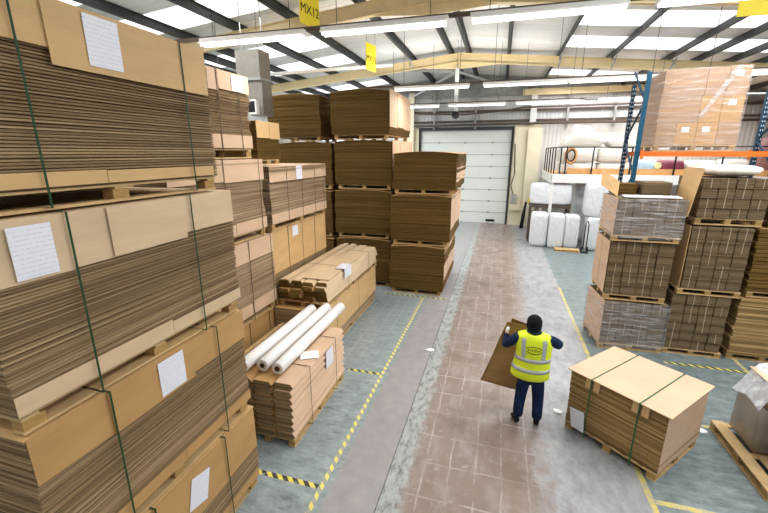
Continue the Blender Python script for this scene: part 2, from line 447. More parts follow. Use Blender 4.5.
def face_panel(side, hx, hy, a0, a1, z0, z1, out=0.004, flare=0.006, th=0.005, drop1=None):
    """a board on one side of a stack; flare tilts its free (lower) end out; drop1 = other lower height at a1"""
    zb1 = drop1 if drop1 is not None else z0
    def P(a, z, o):
        if side == '+x': return (hx + o, a, z)
        if side == '-x': return (-hx - o, a, z)
        if side == '-y': return (a, -hy - o, z)
        return (a, hy + o, z)
    m = MB()
    m.hexa([P(a0, z0, out + flare), P(a1, zb1, out + flare), P(a1, zb1, out + flare + th), P(a0, z0, out + flare + th),
            P(a0, z1, out), P(a1, z1, out), P(a1, z1, out + th), P(a0, z1, out + th)])
    if side in ('-x', '+y'): m.f = [tuple(reversed(f)) for f in m.f]
    return m
def add_label(parent, side, hx, hy, a0, a1, z0, z1, out=0.02, tilt=0.0, lower=0.0):
    ac, zc = (a0 + a1) / 2, (z0 + z1) / 2; w2, h2 = (a1 - a0) / 2, (z1 - z0) / 2
    m = MB().box(-0.001, 0.001, -w2, w2, -h2, h2)
    o = m.build('paper_label', M_PAPER, parent)
    if side == '+x': o.location = (hx + out, ac, zc); o.rotation_euler = (tilt, 0, 0)
    elif side == '-y': o.location = (ac, -hy - out, zc); o.rotation_euler = (0, tilt, -PI / 2); 
    o['label'] = 'white printed label'
    return o
def strap_loop(parent, axis, pos, hx, hy, z0, z1, w_=0.016, out=0.017, mat=None, wob=0.0):
    """band running round a stack; axis 'x': loop in the x-z plane at y=pos, 'y': loop in the y-z plane at x=pos"""
    m = MB(); t = 0.002
    H = (hx if axis == 'x' else hy) + out
    def bx(a0, a1, z_0, z_1):
        if axis == 'x': m.box(a0, a1, pos - w_ / 2, pos + w_ / 2, z_0, z_1)
        else: m.box(pos - w_ / 2, pos + w_ / 2, a0, a1, z_0, z_1)
    bx(-H, H, z1, z1 + t); bx(-H, H, z0 - t, z0); bx(H, H + t, z0 - t, z1 + t); bx(-H - t, -H, z0 - t, z1 + t)
    return m.build('strap', mat or M_STRAP_G, parent)

def sheet_load(name, label, cx, cy, zb, sx, sy, top, n=60, jit=0.005, rz=0.0, group=None, edge=None, card=None, skirts=(), trays=(), straps=(), strap_axis='x',
               strap_mat=None, strap_w=0.016, label_spec=(), ph=0.13, bow=0.0, seg=6, walk=0.0, seed=1, along='y', cap=True, overl=(), lean=(0, 0), cat='cardboard stack', cap_mat=None, pal_inset=0.02, strap_out=0.022, labout=0.022):
    """pallet + sheets + cap + skirts; heights in world z, skirts/trays = (side, a0, a1, z_low, z_high[, out, other_low])"""
    r = thing(name, label, cat, (cx, cy, zb), rz, group)
    pallet(r, sx, sy, 0.002, ph, along=along, inset=pal_inset)
    hx, hy = sx / 2, sy / 2
    h = top - zb - ph - 0.012
    layer_stack(sx, sy, h, n, jit, bow, seg, walk=walk, seed=seed, z0=ph + 0.004, lean=lean).build('sheets', edge or M_EDGE, r)
    if cap:
        layer_stack(sx + 0.016, sy + 0.016, 0.008, 1, 0, 0, seg, 0.001, seed=seed, z0=ph + 0.005 + h).v
        cm = MB()
        N_ = 10
        for i in range(N_):                                   # arched lid following the bow
            x0 = -hx - 0.008 + (sx + 0.016) * i / N_; x1 = -hx - 0.008 + (sx + 0.016) * (i + 1) / N_
            f = lambda x: ph + 0.006 + h + bow * (1 - min(1, abs(x / hx)) ** 2)
            lx, ly = lean
            cm.hexa([(x0 + lx, -hy - 0.008 + ly, f(x0)), (x1 + lx, -hy - 0.008 + ly, f(x1)), (x1 + lx, hy + 0.008 + ly, f(x1)), (x0 + lx, hy + 0.008 + ly, f(x0)),
                     (x0 + lx, -hy - 0.008 + ly, f(x0) + 0.006), (x1 + lx, -hy - 0.008 + ly, f(x1) + 0.006), (x1 + lx, hy + 0.008 + ly, f(x1) + 0.006), (x0 + lx, hy + 0.008 + ly, f(x0) + 0.006)])
        cm.build('top_sheet', cap_mat or card or M_CARD, r)
    for sk in skirts:
        side, a0, a1, lo, hi = sk[:5]; out = sk[5] if len(sk) > 5 else 0.008; d1 = sk[6] if len(sk) > 6 else None
        c_ = cx if side[1] == 'y' else cy
        face_panel(side, hx, hy, a0 - c_, a1 - c_, lo - zb, hi - zb, out, 0.006, drop1=None if d1 is None else d1 - zb).build('cover_flap', card or M_CARD, r)
    for tr in trays:
        side, a0, a1, lo, hi = tr[:5]; c_ = cx if side[1] == 'y' else cy
        face_panel(side, hx, hy, a0 - c_, a1 - c_, lo - zb, hi - zb, 0.010, 0.0).build('base_tray', card or M_CARD, r)
    for s_ in straps:
        strap_loop(r, strap_axis, s_ - (cy if strap_axis == 'x' else cx), hx, hy, 0.02 + 0.002, top - zb + 0.006 + (bow if bow else 0), strap_w, strap_out, strap_mat or M_STRAP_G)
    for L in label_spec:
        side, a0, a1, lo, hi = L[:5]; tilt = L[5] if len(L) > 5 else 0
        c_ = cx if side[1] == 'y' else cy
        add_label(r, side, hx, hy, a0 - c_, a1 - c_, lo - zb, hi - zb, labout, tilt)
    return r
# ------------------------------------------------------------------ the building
XL, XR, YB, YF = -14.0, 12.0, 23.5, -6.0
struct(MB().box(XL, XR, YF, YB + 0.1, -0.1, 0.0).build('floor', M_FLOOR))
EAVE_L, EAVE_R, RZ = roof(XL), roof(XR), roof(RIDGE)
def gable(name, y0, y1, mat, hole=None):
    m = MB()
    def slab(x0, x1, z0a, z0b):
        m.hexa([(x0, y0, z0a), (x1, y0, z0b), (x1, y1, z0b), (x0, y1, z0a), (x0, y0, roof(x0)), (x1, y0, roof(x1)), (x1, y1, roof(x1)), (x0, y1, roof(x0))])
    if hole:
        a, b, z = hole
        slab(XL, a, 0, 0); slab(a, RIDGE, z, z); slab(RIDGE, b, z, z); slab(b, XR, 0, 0)
    else:
        slab(XL, RIDGE, 0, 0); slab(RIDGE, XR, 0, 0)
    return struct(m.build(name, mat))
gable('wall_back', YB, YB + 0.12, M_WALL, (-4.55, 0.48, 5.25))
gable('wall_front', YF - 0.12, YF, M_WALL)
struct(MB().box(XL - 0.12, XL, YF - 0.12, YB + 0.12, 0, EAVE_L + 0.01).build('wall_left', M_WALL))
struct(MB().box(XR, XR + 0.12, YF - 0.12, YB + 0.12, 0, EAVE_R + 0.01).build('wall_right', M_WALL))
# roof sheets between the rooflights, and the rooflights themselves
SKX = {-1: (-12.6, -5.8), 1: (1.9, 9.3)}
rm = MB(); T = 0.03
def roofquad(m, x0, x1, y0, y1, dz=0.0):
    m.hexa([(x0, y0, roof(x0) + dz), (x1, y0, roof(x1) + dz), (x1, y1, roof(x1) + dz), (x0, y1, roof(x0) + dz),
            (x0, y0, roof(x0) + dz + T), (x1, y0, roof(x1) + dz + T), (x1, y1, roof(x1) + dz + T), (x0, y1, roof(x0) + dz + T)])
ycur = YF; wn = 1
for (a, b) in BANDS + [(YB, YB)]:
    roofquad(rm, XL, RIDGE, ycur, a); roofquad(rm, RIDGE, XR, ycur, a)
    if a == b: break
    roofquad(rm, XL, SKX[-1][0], a, b); roofquad(rm, SKX[-1][1], RIDGE, a, b); roofquad(rm, RIDGE, SKX[1][0], a, b); roofquad(rm, SKX[1][1], XR, a, b)
    for s in (-1, 1):
        m = MB(); roofquad(m, SKX[s][0] + 0.002, SKX[s][1] - 0.002, a + 0.002, b - 0.002, 0.004)
        struct(m.build('window_%d' % wn, M_SKY)); wn += 1
    ycur = b
struct(rm.build('ceiling', M_ROOF))
tn = [0]
def trim(m, mat, smooth=False):
    tn[0] += 1
    return struct(m.build('trim_%d' % tn[0], mat, smooth=smooth))
# purlins, running the length of the hall under the sheets
for x in (-12.6, -11.0, -10.1, -9.2, -7.55, -5.85, -3.85, -2.25, -1.54, 0.02, 1.87, 3.68, 5.55, 6.5, 7.5, 8.4, 9.3, 10.6):
    z = roof(x) - 0.004; m = MB()
    m.box(x - 0.012, x + 0.012, YF + 0.01, YB - 0.01, z - 0.20, z - 0.004)
    m.box(x - 0.012, x + 0.07, YF + 0.01, YB - 0.01, z - 0.018, z)
    m.box(x - 0.07, x + 0.012, YF + 0.01, YB - 0.01, z - 0.216, z - 0.2)
    trim(m, M_STEEL_DARK)
# portal frames
def rafter(y, depth=0.34, haunch=True, mat=M_STEEL_CREAM):
    m = MB(); dz = 0.222
    for (a, b) in ((XL + 0.02, RIDGE), (RIDGE, XR - 0.02)):
        za, zb = roof(a) - dz, roof(b) - dz
        hx = 0.085
        # flanges and web of an I beam
        m.hexa([(a, y - hx, za - 0.016), (b, y - hx, zb - 0.016), (b, y + hx, zb - 0.016), (a, y + hx, za - 0.016), (a, y - hx, za), (b, y - hx, zb), (b, y + hx, zb), (a, y + hx, za)])
        m.hexa([(a, y - hx, za - depth), (b, y - hx, zb - depth), (b, y + hx, zb - depth), (a, y + hx, za - depth), (a, y - hx, za - depth + 0.016), (b, y - hx, zb - depth + 0.016), (b, y + hx, zb - depth + 0.016), (a, y + hx, za - depth + 0.016)])
        m.hexa([(a, y - 0.02, za - depth), (b, y - 0.02, zb - depth), (b, y + 0.02, zb - depth), (a, y + 0.02, za - depth), (a, y - 0.02, za), (b, y - 0.02, zb), (b, y + 0.02, zb), (a, y + 0.02, za)])
    # apex haunch and plates
    za = roof(RIDGE) - dz - depth
    m.hexa([(RIDGE - 1.6, y - 0.02, za - 0.152), (RIDGE, y - 0.02, za - 0.26), (RIDGE, y + 0.02, za - 0.26), (RIDGE - 1.6, y + 0.02, za - 0.152),
            (RIDGE - 1.6, y - 0.02, za - 0.15), (RIDGE, y - 0.02, za + 0.02), (RIDGE, y + 0.02, za + 0.02), (RIDGE - 1.6, y + 0.02, za - 0.15)])
    m.hexa([(RIDGE, y - 0.02, za - 0.26), (RIDGE + 1.6, y - 0.02, za - 0.152), (RIDGE + 1.6, y + 0.02, za - 0.152), (RIDGE, y + 0.02, za - 0.26),
            (RIDGE, y - 0.02, za + 0.02), (RIDGE + 1.6, y - 0.02, za - 0.15), (RIDGE + 1.6, y + 0.02, za - 0.15), (RIDGE, y + 0.02, za + 0.02)])
    m.box(RIDGE - 0.02, RIDGE + 0.02, y - 0.1, y + 0.1, za - 0.27, za + depth)
    for x in (XL + 0.2, XR - 0.2): m.box(x - 0.18, x + 0.18, y - 0.1, y + 0.1, 0, roof(x) - dz)
    return trim(m, mat)
for y in (-2.6, 4.1, 10.8, 17.5): rafter(y)
rafter(23.2, 0.3, mat=M_STEEL_GREY)
# cleats and stays where the purlins meet the frame seen straight ahead
m = MB()
for x in (-3.85, 1.87, 3.68, 5.55):
    m.bar((x, 17.3, roof(x) - 0.2), (x, 16.9, roof(x) - 0.5), 0.04); m.bar((x + 0.03, 17.4, roof(x) - 0.55), (x + 0.03, 16.9, roof(x) - 0.25), 0.04)
trim(m, M_STEEL_GREY)
# wall steel above the door: cladding rails, columns, wind braces
for z in (5.72, 6.25, 7.05):
    trim(MB().box(XL + 0.1, XR - 0.1, 23.3, 23.42, z - 0.05, z + 0.05), M_STEEL_BROWN if z < 7 else M_STEEL_GREY)
trim(MB().box(0.9, XR - 0.3, 23.1, 23.28, 6.95, 7.25), M_STEEL_CREAM)
trim(MB().box(1.35, 1.65, 23.14, 23.28, 5.5, roof(1.4) - 0.55), M_WHITE)
trim(MB().box(-5.25, -4.95, 23.1, 23.28, 0, roof(-5.2) - 0.55), M_CREAMWALL)
for x in (-3.8, -1.5, 3.2, 5.4, 7.6): trim(MB().box(x - 0.05, x + 0.05, 23.28, 23.4, 5.3, roof(x) - 0.55), M_STEEL_GREY)
trim(MB().tube([(-4.9, 23.1, 5.5), (-2, 23.1, 5.52), (4.0, 23.1, 5.55), (XR - 0.3, 23.1, 5.5)], 0.06), M_STEEL_BROWN, True)
trim(MB().tube([(-4.6, 22.6, 6.1), (-2, 22.6, 6.02), (0.3, 22.6, 6.2), (0.9, 22.6, 6.3), (8, 22.6, 6.35)], 0.045), M_STEEL_BROWN, True)
trim(MB().bar((RIDGE - 0.1, 17.35, 7.2), (-4.6, 21.5, 6.9), 0.08).bar((RIDGE, 17.35, 7.2), (0.2, 21.5, 7.1), 0.08), M_STEEL_GREY)
trim(MB().bar((-1.9, 17.6, 7.25), (-4.3, 17.9, 8.0 - 0.5), 0.1), M_STEEL_GREY)
trim(MB().tube([(-9, 12.6, 6.55), (-6.2, 12.6, 6.6), (-3.4, 12.6, 6.62)], 0.05), M_WHITE, True)
trim(MB().tube([(2.8, 16.5, 5.9), (7.0, 16.5, 5.9), (11.5, 16.5, 5.8)], 0.035), M_STEEL_GREY, True)
# cream dado below the cladding, right of the door
trim(MB().box(0.62, 2.0, 23.36, 23.49, 0, 5.5), M_CREAMWALL)
trim(MB().box(-5.7, -4.62, 23.36, 23.49, 0, 5.4), M_CREAMWALL)

# sectional door
d = MB().box(-4.55, 0.48, 23.5, 23.56, 0.02, 5.24).build('door_1', M_DOOR); struct(d)
n = 8
for i in range(1, n):
    z = 5.24 * i / n
    o = MB().box(-4.54, 0.47, 23.488, 23.5, z - 0.02, z + 0.02).build('panel_seam', M_SEAM, d)
hm = MB()
for i in range(n):
    for x in (-3.5, -2.0, -0.5): hm.box(x - 0.06, x + 0.06, 23.48, 23.488, 5.24 * i / n - 0.05, 5.24 * i / n + 0.05)
hm.build('hinge', M_STEEL_GREY, d)
MB().box(-0.6, -0.1, 23.47, 23.488, 0.12, 0.25).build('warning_plate', M_BLACK, d)
m = MB().box(-4.68, -4.56, 23.36, 23.5, 0, 5.4).box(0.49, 0.6, 23.36, 23.5, 0, 5.4).box(-4.68, 0.6, 23.34, 23.5, 5.25, 5.42)
trim(m, M_STEEL_DARK)
# ------------------------------------------------------------------ markings on the floor
def fmark(x0, x1, y0, y1, mat, z=0.002):
    return trim(MB().box(x0, x1, y0, y1, 0.0005, z), mat)
fmark(-1.87, -1.81, 1.0, 10.35, M_TAPE_WORN)
fmark(-2.75, -1.88, 3.5, 3.57, M_TAPE)
fmark(-2.5, -1.88, 6.15, 6.21, M_TAPE)
fmark(-3.0, -1.2, 10.36, 10.42, M_TAPE)
fmark(1.98, 2.05, 2.5, 5.0, M_YLINE); fmark(1.98, 2.05, 6.1, 12.4, M_YLINE)
fmark(2.06, 2.95, 4.42, 4.49, M_YLINE)
fmark(3.0, 3.5, 6.15, 6.21, M_YLINE)
fmark(3.4, 4.75, 8.14, 8.21, M_TAPE)
fmark(4.75, 4.82, 8.14, 8.7, M_YLINE)

# ------------------------------------------------------------------ fluorescent lights
def lamp_row(y, z, xs, length, row_label, first):
    for i, x in enumerate(xs):
        if first[0] is None:
            t = thing('fluorescent_light', '', 'ceiling light', (0, 0, 0))
            L = 1.9
            MB().box(-L / 2, L / 2, -0.045, 0.045, 0.03, 0.075).build('housing', M_WHITE, t)
            m = MB(); m.hexa([(-L / 2, -0.09, -0.005), (L / 2, -0.09, -0.005), (L / 2, 0.09, -0.005), (-L / 2, 0.09, -0.005), (-L / 2, -0.05, 0.03), (L / 2, -0.05, 0.03), (L / 2, 0.05, 0.03), (-L / 2, 0.05, 0.03)])
            m.build('reflector', M_WHITE, t)
            for yy in (-0.045, 0.045):
                MB().tube([(-L / 2 + 0.03, yy, -0.026), (L / 2 - 0.03, yy, -0.026)], 0.019, 8).build('tube', M_TUBE, t)
            for xx in (-0.7, 0.7):
                MB().tube([(0, 0, 0), (0, 0, 1.0)], 0.006, 5).build('hanging_wire', M_STEEL_DARK, t, loc=(xx, 0, 0.076))
            first[0] = t
        else: t = copy_tree(first[0])
        t.location = (x, y, z); t.scale = (length / 1.9, 1, 1)
        zz = roof(x) - z - 0.02
        for c in t.children:
            if c.name.startswith('hanging_wire'): c.scale = (1, 1, roof(x + c.location.x * length / 1.9) - z - 0.076)
        t['label'] = row_label[i]; t['category'] = 'ceiling light'; t['group'] = 'hanging fluorescent lights'
first = [None]
lamp_row(6.0, 5.75, (-3.96, -1.78, 0.42, 2.62), 1.9,
         ['lit tube light in the nearest row, over the left cardboard columns', 'lit tube light in the nearest row, left of the roof apex', 'lit tube light in the nearest row, right of the roof apex', 'lit tube light in the nearest row, at the top right corner'], first)
lamp_row(12.0, 5.83, (-2.08, 0.48, 2.68, 5.5), 2.2,
         ['lit tube light in the middle row, above the tall brown stacks', 'lit tube light in the middle row, above the aisle and roller door', 'lit tube light in the middle row, next to the blue rack post', 'lit tube light in the middle row, seen right of the cartons on the rack'], first)
lamp_row(16.5, 5.83, (-3.6, -1.05, 1.5, 4.3), 2.2,
         ['small lit tube light in the far row, beside the tall brown stacks', 'small lit tube light in the far row, in front of the roller door top', 'small lit tube light in the far row, above the cream panels right of the door', 'small tube light in the far row, behind the dark rack post'], first)
for (y, z, a, b, lab) in ((6.1, 5.83, -6.5, 5.5, 'long grey cable trunking above the nearest row of tube lights'), (12.1, 5.91, -4.2, 7.5, 'long grey cable trunking above the middle row of tube lights'),
                          (16.6, 5.91, -5.0, 7.5, 'thin grey cable trunking above the far row of tube lights')):
    mark(MB().box(a, b, y - 0.03, y + 0.03, z, z + 0.05).build('cable_trunking', M_STEEL_BROWN), lab, 'trunking')

# hanging bay signs
def text_obj(body, size, mat, parent, loc, rot, name='lettering', ext=0.002, bold=0.0, align='CENTER'):
    c = bpy.data.curves.new(name, 'FONT'); c.body = body; c.size = size; c.extrude = ext; c.offset = bold
    c.align_x = align; c.align_y = 'CENTER'; c.materials.append(mat)
    o = bpy.data.objects.new(name, c); col.objects.link(o); bpy.context.view_layer.update()
    me = bpy.data.meshes.new_from_object(o.evaluated_get(bpy.context.evaluated_depsgraph_get())); bpy.data.objects.remove(o)
    o = bpy.data.objects.new(name, me); col.objects.link(o); o.parent = parent; o.location = loc; o.rotation_euler = rot
    return o
def bay_sign(x, y, z, w_, h_, txt, label, side=1, size=0.25):
    t = thing('bay_sign', label, 'sign', (x, y, z), -0.2, 'yellow hanging bay signs')
    MB().box(-0.006, 0.006, -w_ / 2, w_ / 2, 0, h_).build('sign_plate', M_YELLOWSIGN, t)
    for yy in (-w_ / 2 + 0.05, w_ / 2 - 0.05): MB().tube([(0, yy, h_), (0, yy, roof(x) - z - 0.01)], 0.005, 5).build('hanging_wire', M_STEEL_DARK, t)
    if txt: text_obj(txt, size, M_BLACK, t, (0.009, 0, h_ * 0.42), (PI / 2, 0, PI / 2), bold=0.0)
bay_sign(-3.85, 7.93, 6.45, 0.62, 0.66, 'MX12', 'yellow hanging sign reading MX12 near the top of the picture', size=0.24)
bay_sign(-3.9, 12.0, 6.38, 0.6, 0.72, 'MX13', 'smaller yellow hanging sign further down the hall over the tall stacks', size=0.23)
t = thing('bay_sign', 'plain yellow hanging sign at the top right above the rack', 'sign', (2.92, 7.0, 5.78), 0, 'yellow hanging bay signs')
MB().box(0, 0.5, -0.006, 0.006, 0, 0.5).build('sign_plate', M_YELLOWSIGN, t)
for xx in (0.05, 0.45): MB().tube([(xx, 0, 0.5), (xx, 0, 1.88)], 0.005, 5).build('hanging_wire', M_STEEL_DARK, t)

# hanging pole with a round end under the second frame
t = thing('hanging_post', 'pale steel post with a dark round end hanging from the roof apex', 'post', (-1.95, 17.41, 5.5))
MB().box(-0.07, 0.07, -0.07, 0.07, 0.15, 1.85).build('post', M_WHITE, t)
MB().tube([(0, -0.1, 0.05), (0, 0.1, 0.05)], 0.15, 14).build('round_end', M_BLACK, t)
# ventilation duct
t = thing('ventilation_duct', 'big square galvanised ventilation duct hanging behind the left cardboard columns', 'duct', (-6.3, 9.55, 5.35))
for xx in (-0.3, 0.3): MB().tube([(xx, 0, 1.1), (xx, 0, roof(-6.3 + xx) - 5.36)], 0.012, 6).build('hanging_rod', M_STEEL_GREY, t)
MB().box(-0.34, 0.34, -0.25, 0.25, 0.5, 1.15).build('duct_box', M_DUCT, t)
MB().box(-0.36, 0.36, -0.27, 0.27, 0.44, 0.5).build('flange', M_STEEL_GREY, t)
MB().box(-0.05, 0.34, -0.2, 0.25, -0.4, 0.44).build('lower_duct', M_DUCT, t)
t = thing('flood_light', 'small square black floodlight with a white frame under the duct', 'floodlight', (-6.08, 9.0, 5.12))
MB().box(-0.13, 0.13, -0.05, 0.05, -0.13, 0.13).build('lens', M_BLACK, t); 
m = MB().box(-0.17, 0.17, -0.045, 0.08, 0.13, 0.17).box(-0.17, 0.17, -0.045, 0.08, -0.17, -0.13).box(-0.17, -0.13, -0.045, 0.08, -0.13, 0.13).box(0.13, 0.17, -0.045, 0.08, -0.13, 0.13)
m.build('frame', M_WHITE, t)
m = MB(); m.bar((0.0, 0.07, 0.0), (0.0, 0.349, 0.0), 0.03).build('bracket', M_STEEL_GREY, t)
t = thing('cable_tray', 'grey ladder cable tray hanging behind the left stacks under the floodlight', 'cable tray', (-6.85, 10.2, 4.72))
for z in (0, 0.22): MB().box(-1.2, 0.35, -0.02, 0.02, z, z + 0.05).build('rail', M_STEEL_GREY, t)
m = MB()
for i in range(6): m.box(-1.15 + i * 0.24, -1.11 + i * 0.24, -0.018, 0.018, 0.05, 0.22)
m.build('rungs', M_STEEL_GREY, t)
for x in (-1.0, 0.3): MB().tube([(x, 0, 0.05), (x, 0, roof(-6.85 + x) - 4.72 - 0.01)], 0.008, 5).build('hanging_wire', M_STEEL_DARK, t)
# ------------------------------------------------------------------ left column, nearest the camera
A0, A1 = 1.28, 3.37; CY = (A0 + A1) / 2; CX = -2.62 - 1.1  # stacks given extra unseen depth so the gaps under their pallets stay dark
NEAR = 'green-strapped stacks of the nearest column'
sheet_load('cardboard_stack', 'bottom strapped cardboard stack of the nearest left column, tilted paper label', CX, CY + 0.02, 0.0, 2.2, A1 - A0 + 0.03, 1.09, n=48, walk=0.003, jit=0.005,
           skirts=[('+x', A0, 1.98, 0.50, 1.09), ('+x', 1.975, 2.86, 0.54, 1.09, 0.012), ('+x', 2.865, 3.39, 0.56, 1.09)], trays=[('+x', 1.3, 3.38, 0.14, 0.24)],
           straps=(1.97, 2.86), label_spec=[('+x', 2.34, 2.58, 0.66, 0.98, -0.25)], card=M_CARD_DEEP, seed=3, cap_mat=M_CARD, group=NEAR, strap_w=0.014, strap_out=0.036, labout=0.026)
sheet_load('cardboard_stack', 'second strapped cardboard stack up in the nearest left column, square label on deep tan cover', CX, CY, 1.10, 2.2, A1 - A0, 2.33, n=54, walk=0.003, jit=0.005,
           skirts=[('+x', A0, 1.80, 2.0, 2.335, 0.008, 1.99), ('+x', 1.79, 2.60, 1.985, 2.335, 0.018), ('+x', 2.595, 3.37, 2.02, 2.335, 0.006)],
           trays=[('+x', 1.28, 2.38, 1.24, 1.35), ('+x', 2.385, 3.37, 1.24, 1.35)],
           straps=(1.80, 2.93), label_spec=[('+x', 2.22, 2.49, 2.01, 2.32)], card=M_CARD_DEEP, cap_mat=M_CARD, seed=4, group=NEAR, strap_w=0.014, strap_out=0.036, labout=0.032)
sheet_load('cardboard_stack', 'third strapped cardboard stack up in the nearest left column, overlapping cream cover flap', CX, CY, 2.345, 2.2, A1 - A0, 3.64, n=54, walk=0.003, jit=0.005,
           skirts=[('+x', A0, 1.76, 3.27, 3.64), ('+x', 1.755, 2.40, 3.28, 3.64, 0.010), ('+x', 2.03, 2.72, 3.29, 3.64, 0.026), ('+x', 2.72, 3.37, 3.33, 3.64, 0.012)],
           trays=[('+x', 1.28, 2.45, 2.49, 2.62), ('+x', 2.455, 3.37, 2.49, 2.60)],
           straps=(1.76, 2.80), label_spec=[('+x', 1.43, 1.66, 3.29, 3.60)], card=M_CARD_CREAM, seed=5, group=NEAR, strap_w=0.014, strap_out=0.036, labout=0.032)
sheet_load('cardboard_stack', 'topmost strapped cardboard stack of the nearest left column, white label on overhanging flap', CX - 0.03, CY - 0.09, 3.655, 2.2, A1 - A0 - 0.03, 4.89, n=54, walk=0.003, jit=0.005,
           skirts=[('+x', 1.2, 1.90, 4.61, 4.89), ('+x', 1.885, 2.93, 4.515, 4.89, 0.022, 4.51), ('+x', 2.935, 3.23, 4.51, 4.89, 0.012)],
           trays=[('+x', 1.22, 2.12, 3.80, 3.89), ('+x', 2.125, 3.20, 3.80, 3.885)],
           straps=(1.71, 2.93), label_spec=[('+x', 2.12, 2.365, 4.555, 4.865)], card=M_CARD, seed=6, group=NEAR, strap_w=0.014, strap_out=0.036, labout=0.036)

# ------------------------------------------------------------------ second column
X2 = -4.1
SEC = 'stacks of the second left column'
sheet_load('cardboard_stack', 'bottom cardboard stack of the second left column, behind the long tubes', X2 - 0.72, 5.26, 0.0, 1.26, 2.36, 1.02, n=60, walk=0.004,
           skirts=[('+x', 4.1, 5.55, 0.5, 1.02, 0.012), ('+x', 5.555, 6.43, 0.42, 1.02)], straps=(5.56, 6.2), strap_mat=M_STRAP_D, card=M_CARD_DEEP, cap_mat=M_CARD, seed=11, group=SEC)
sheet_load('cardboard_stack', 'cardboard stack second from the floor in the second left column', X2 - 0.63, 5.22, 1.04, 1.26, 2.34, 2.52, n=80, walk=0.006, edge=M_EDGE_PALE,
           skirts=[('+x', 4.06, 5.6, 2.17, 2.52), ('+x', 5.605, 6.38, 2.18, 2.52, 0.011)], trays=[('+x', 4.06, 5.6, 1.19, 1.40), ('+x', 5.61, 6.38, 1.19, 1.42)],
           straps=(5.62, 6.3), strap_mat=M_STRAP_D, strap_w=0.014, card=M_CARD_PINK, seed=12, group=SEC)
sheet_load('cardboard_stack', 'cardboard stack third from the floor in the second left column, two dark straps', X2 - 0.63, 5.15, 2.535, 1.26, 2.2, 3.90, n=80, walk=0.008, edge=M_EDGE_PALE,
           skirts=[('+x', 4.06, 5.15, 3.57, 3.90), ('+x', 5.155, 6.24, 3.55, 3.90, 0.012)], trays=[('+x', 4.06, 5.35, 2.68, 2.86), ('+x', 5.36, 6.25, 2.68, 2.88)],
           straps=(5.17, 6.1), strap_mat=M_STRAP_D, strap_w=0.014, card=M_CARD_PINK, seed=13, group=SEC)
sheet_load('cardboard_stack', 'topmost cardboard stack of the second left column, paper label on pinkish cover', X2 - 0.63, 5.0, 3.915, 1.26, 2.02, 5.2, n=74, walk=0.012, jit=0.007, ph=0.15,
           skirts=[('+x', 4.0, 5.25, 4.9, 5.2), ('+x', 5.255, 6.0, 4.93, 5.2, 0.012)], trays=[('+x', 4.0, 5.2, 4.08, 4.28), ('+x', 5.21, 6.0, 4.08, 4.28)],
           straps=(5.22, 5.72), strap_mat=M_STRAP_D, strap_w=0.014, label_spec=[('+x', 5.55, 5.85, 4.94, 5.17)], card=M_CARD_PINK, seed=14, group=SEC, labout=0.03)
# third column
TH = 'stacks of the third left column'
Y3a, Y3b = 6.48, 8.95
def q(i): return Y3a + (Y3b - Y3a) * i / 4
sheet_load('cardboard_stack', 'bottom cardboard stack of the third left column, behind the long flat cartons', X2 - 0.7, (Y3a + Y3b) / 2, 0.0, 1.26, Y3b - Y3a, 1.12, n=60, walk=0.004,
           skirts=[('+x', q(i), q(i + 1) - 0.006, 0.6, 1.12) for i in range(4)], card=M_CARD_DEEP, seed=21, group=TH)
sheet_load('cardboard_stack', 'middle cardboard stack of the third left column, deep tan side with small label', X2 - 0.71, (Y3a + Y3b) / 2, 1.14, 1.26, Y3b - Y3a, 2.53, n=60, walk=0.004,
           skirts=[('+x', q(i), q(i + 1) - 0.006, 1.66, 2.53, 0.008 + 0.003 * (i % 2)) for i in range(4)], straps=(q(1), q(2), q(3)), strap_mat=M_STRAP_D, strap_w=0.01,
           label_spec=[('+x', 7.28, 7.52, 2.28, 2.5)], card=M_CARD, seed=22, group=TH)
sheet_load('cardboard_stack', 'top cardboard stack of the third left column, striped sheet edges and blue-white label', X2 - 0.63, (Y3a + Y3b) / 2 - 0.05, 2.545, 1.26, Y3b - Y3a, 3.76, n=70, walk=0.012, edge=M_EDGE_PALE,
           skirts=[('+x', q(i) - 0.05, q(i + 1) - 0.056, 3.47, 3.76, 0.008 + 0.004 * (i % 2)) for i in range(4)], trays=[('+x', q(i) - 0.05, q(i + 1) - 0.056, 2.68, 2.87) for i in range(4)],
           straps=(q(1) - .05, q(2) - .05, q(3) - .05, 8.75), strap_mat=M_STRAP_D, strap_w=0.01, label_spec=[('+x', 7.42, 7.68, 3.47, 3.75)], card=M_CARD_PINK, seed=23, group=TH, labout=0.03)
sheet_load('cardboard_stack', 'short dark cardboard stack with golden cover lying on the third left column', X2 - 0.70, 6.67, 3.785, 1.2, 0.77, 4.56, n=46, walk=0.004, edge=M_EDGE_DARK, ph=0.1,
           skirts=[('+x', 6.29, 6.7, 4.27, 4.56), ('+x', 6.705, 7.05, 4.26, 4.56, 0.012)], card=M_CARD, seed=24, cap_mat=M_CARD)

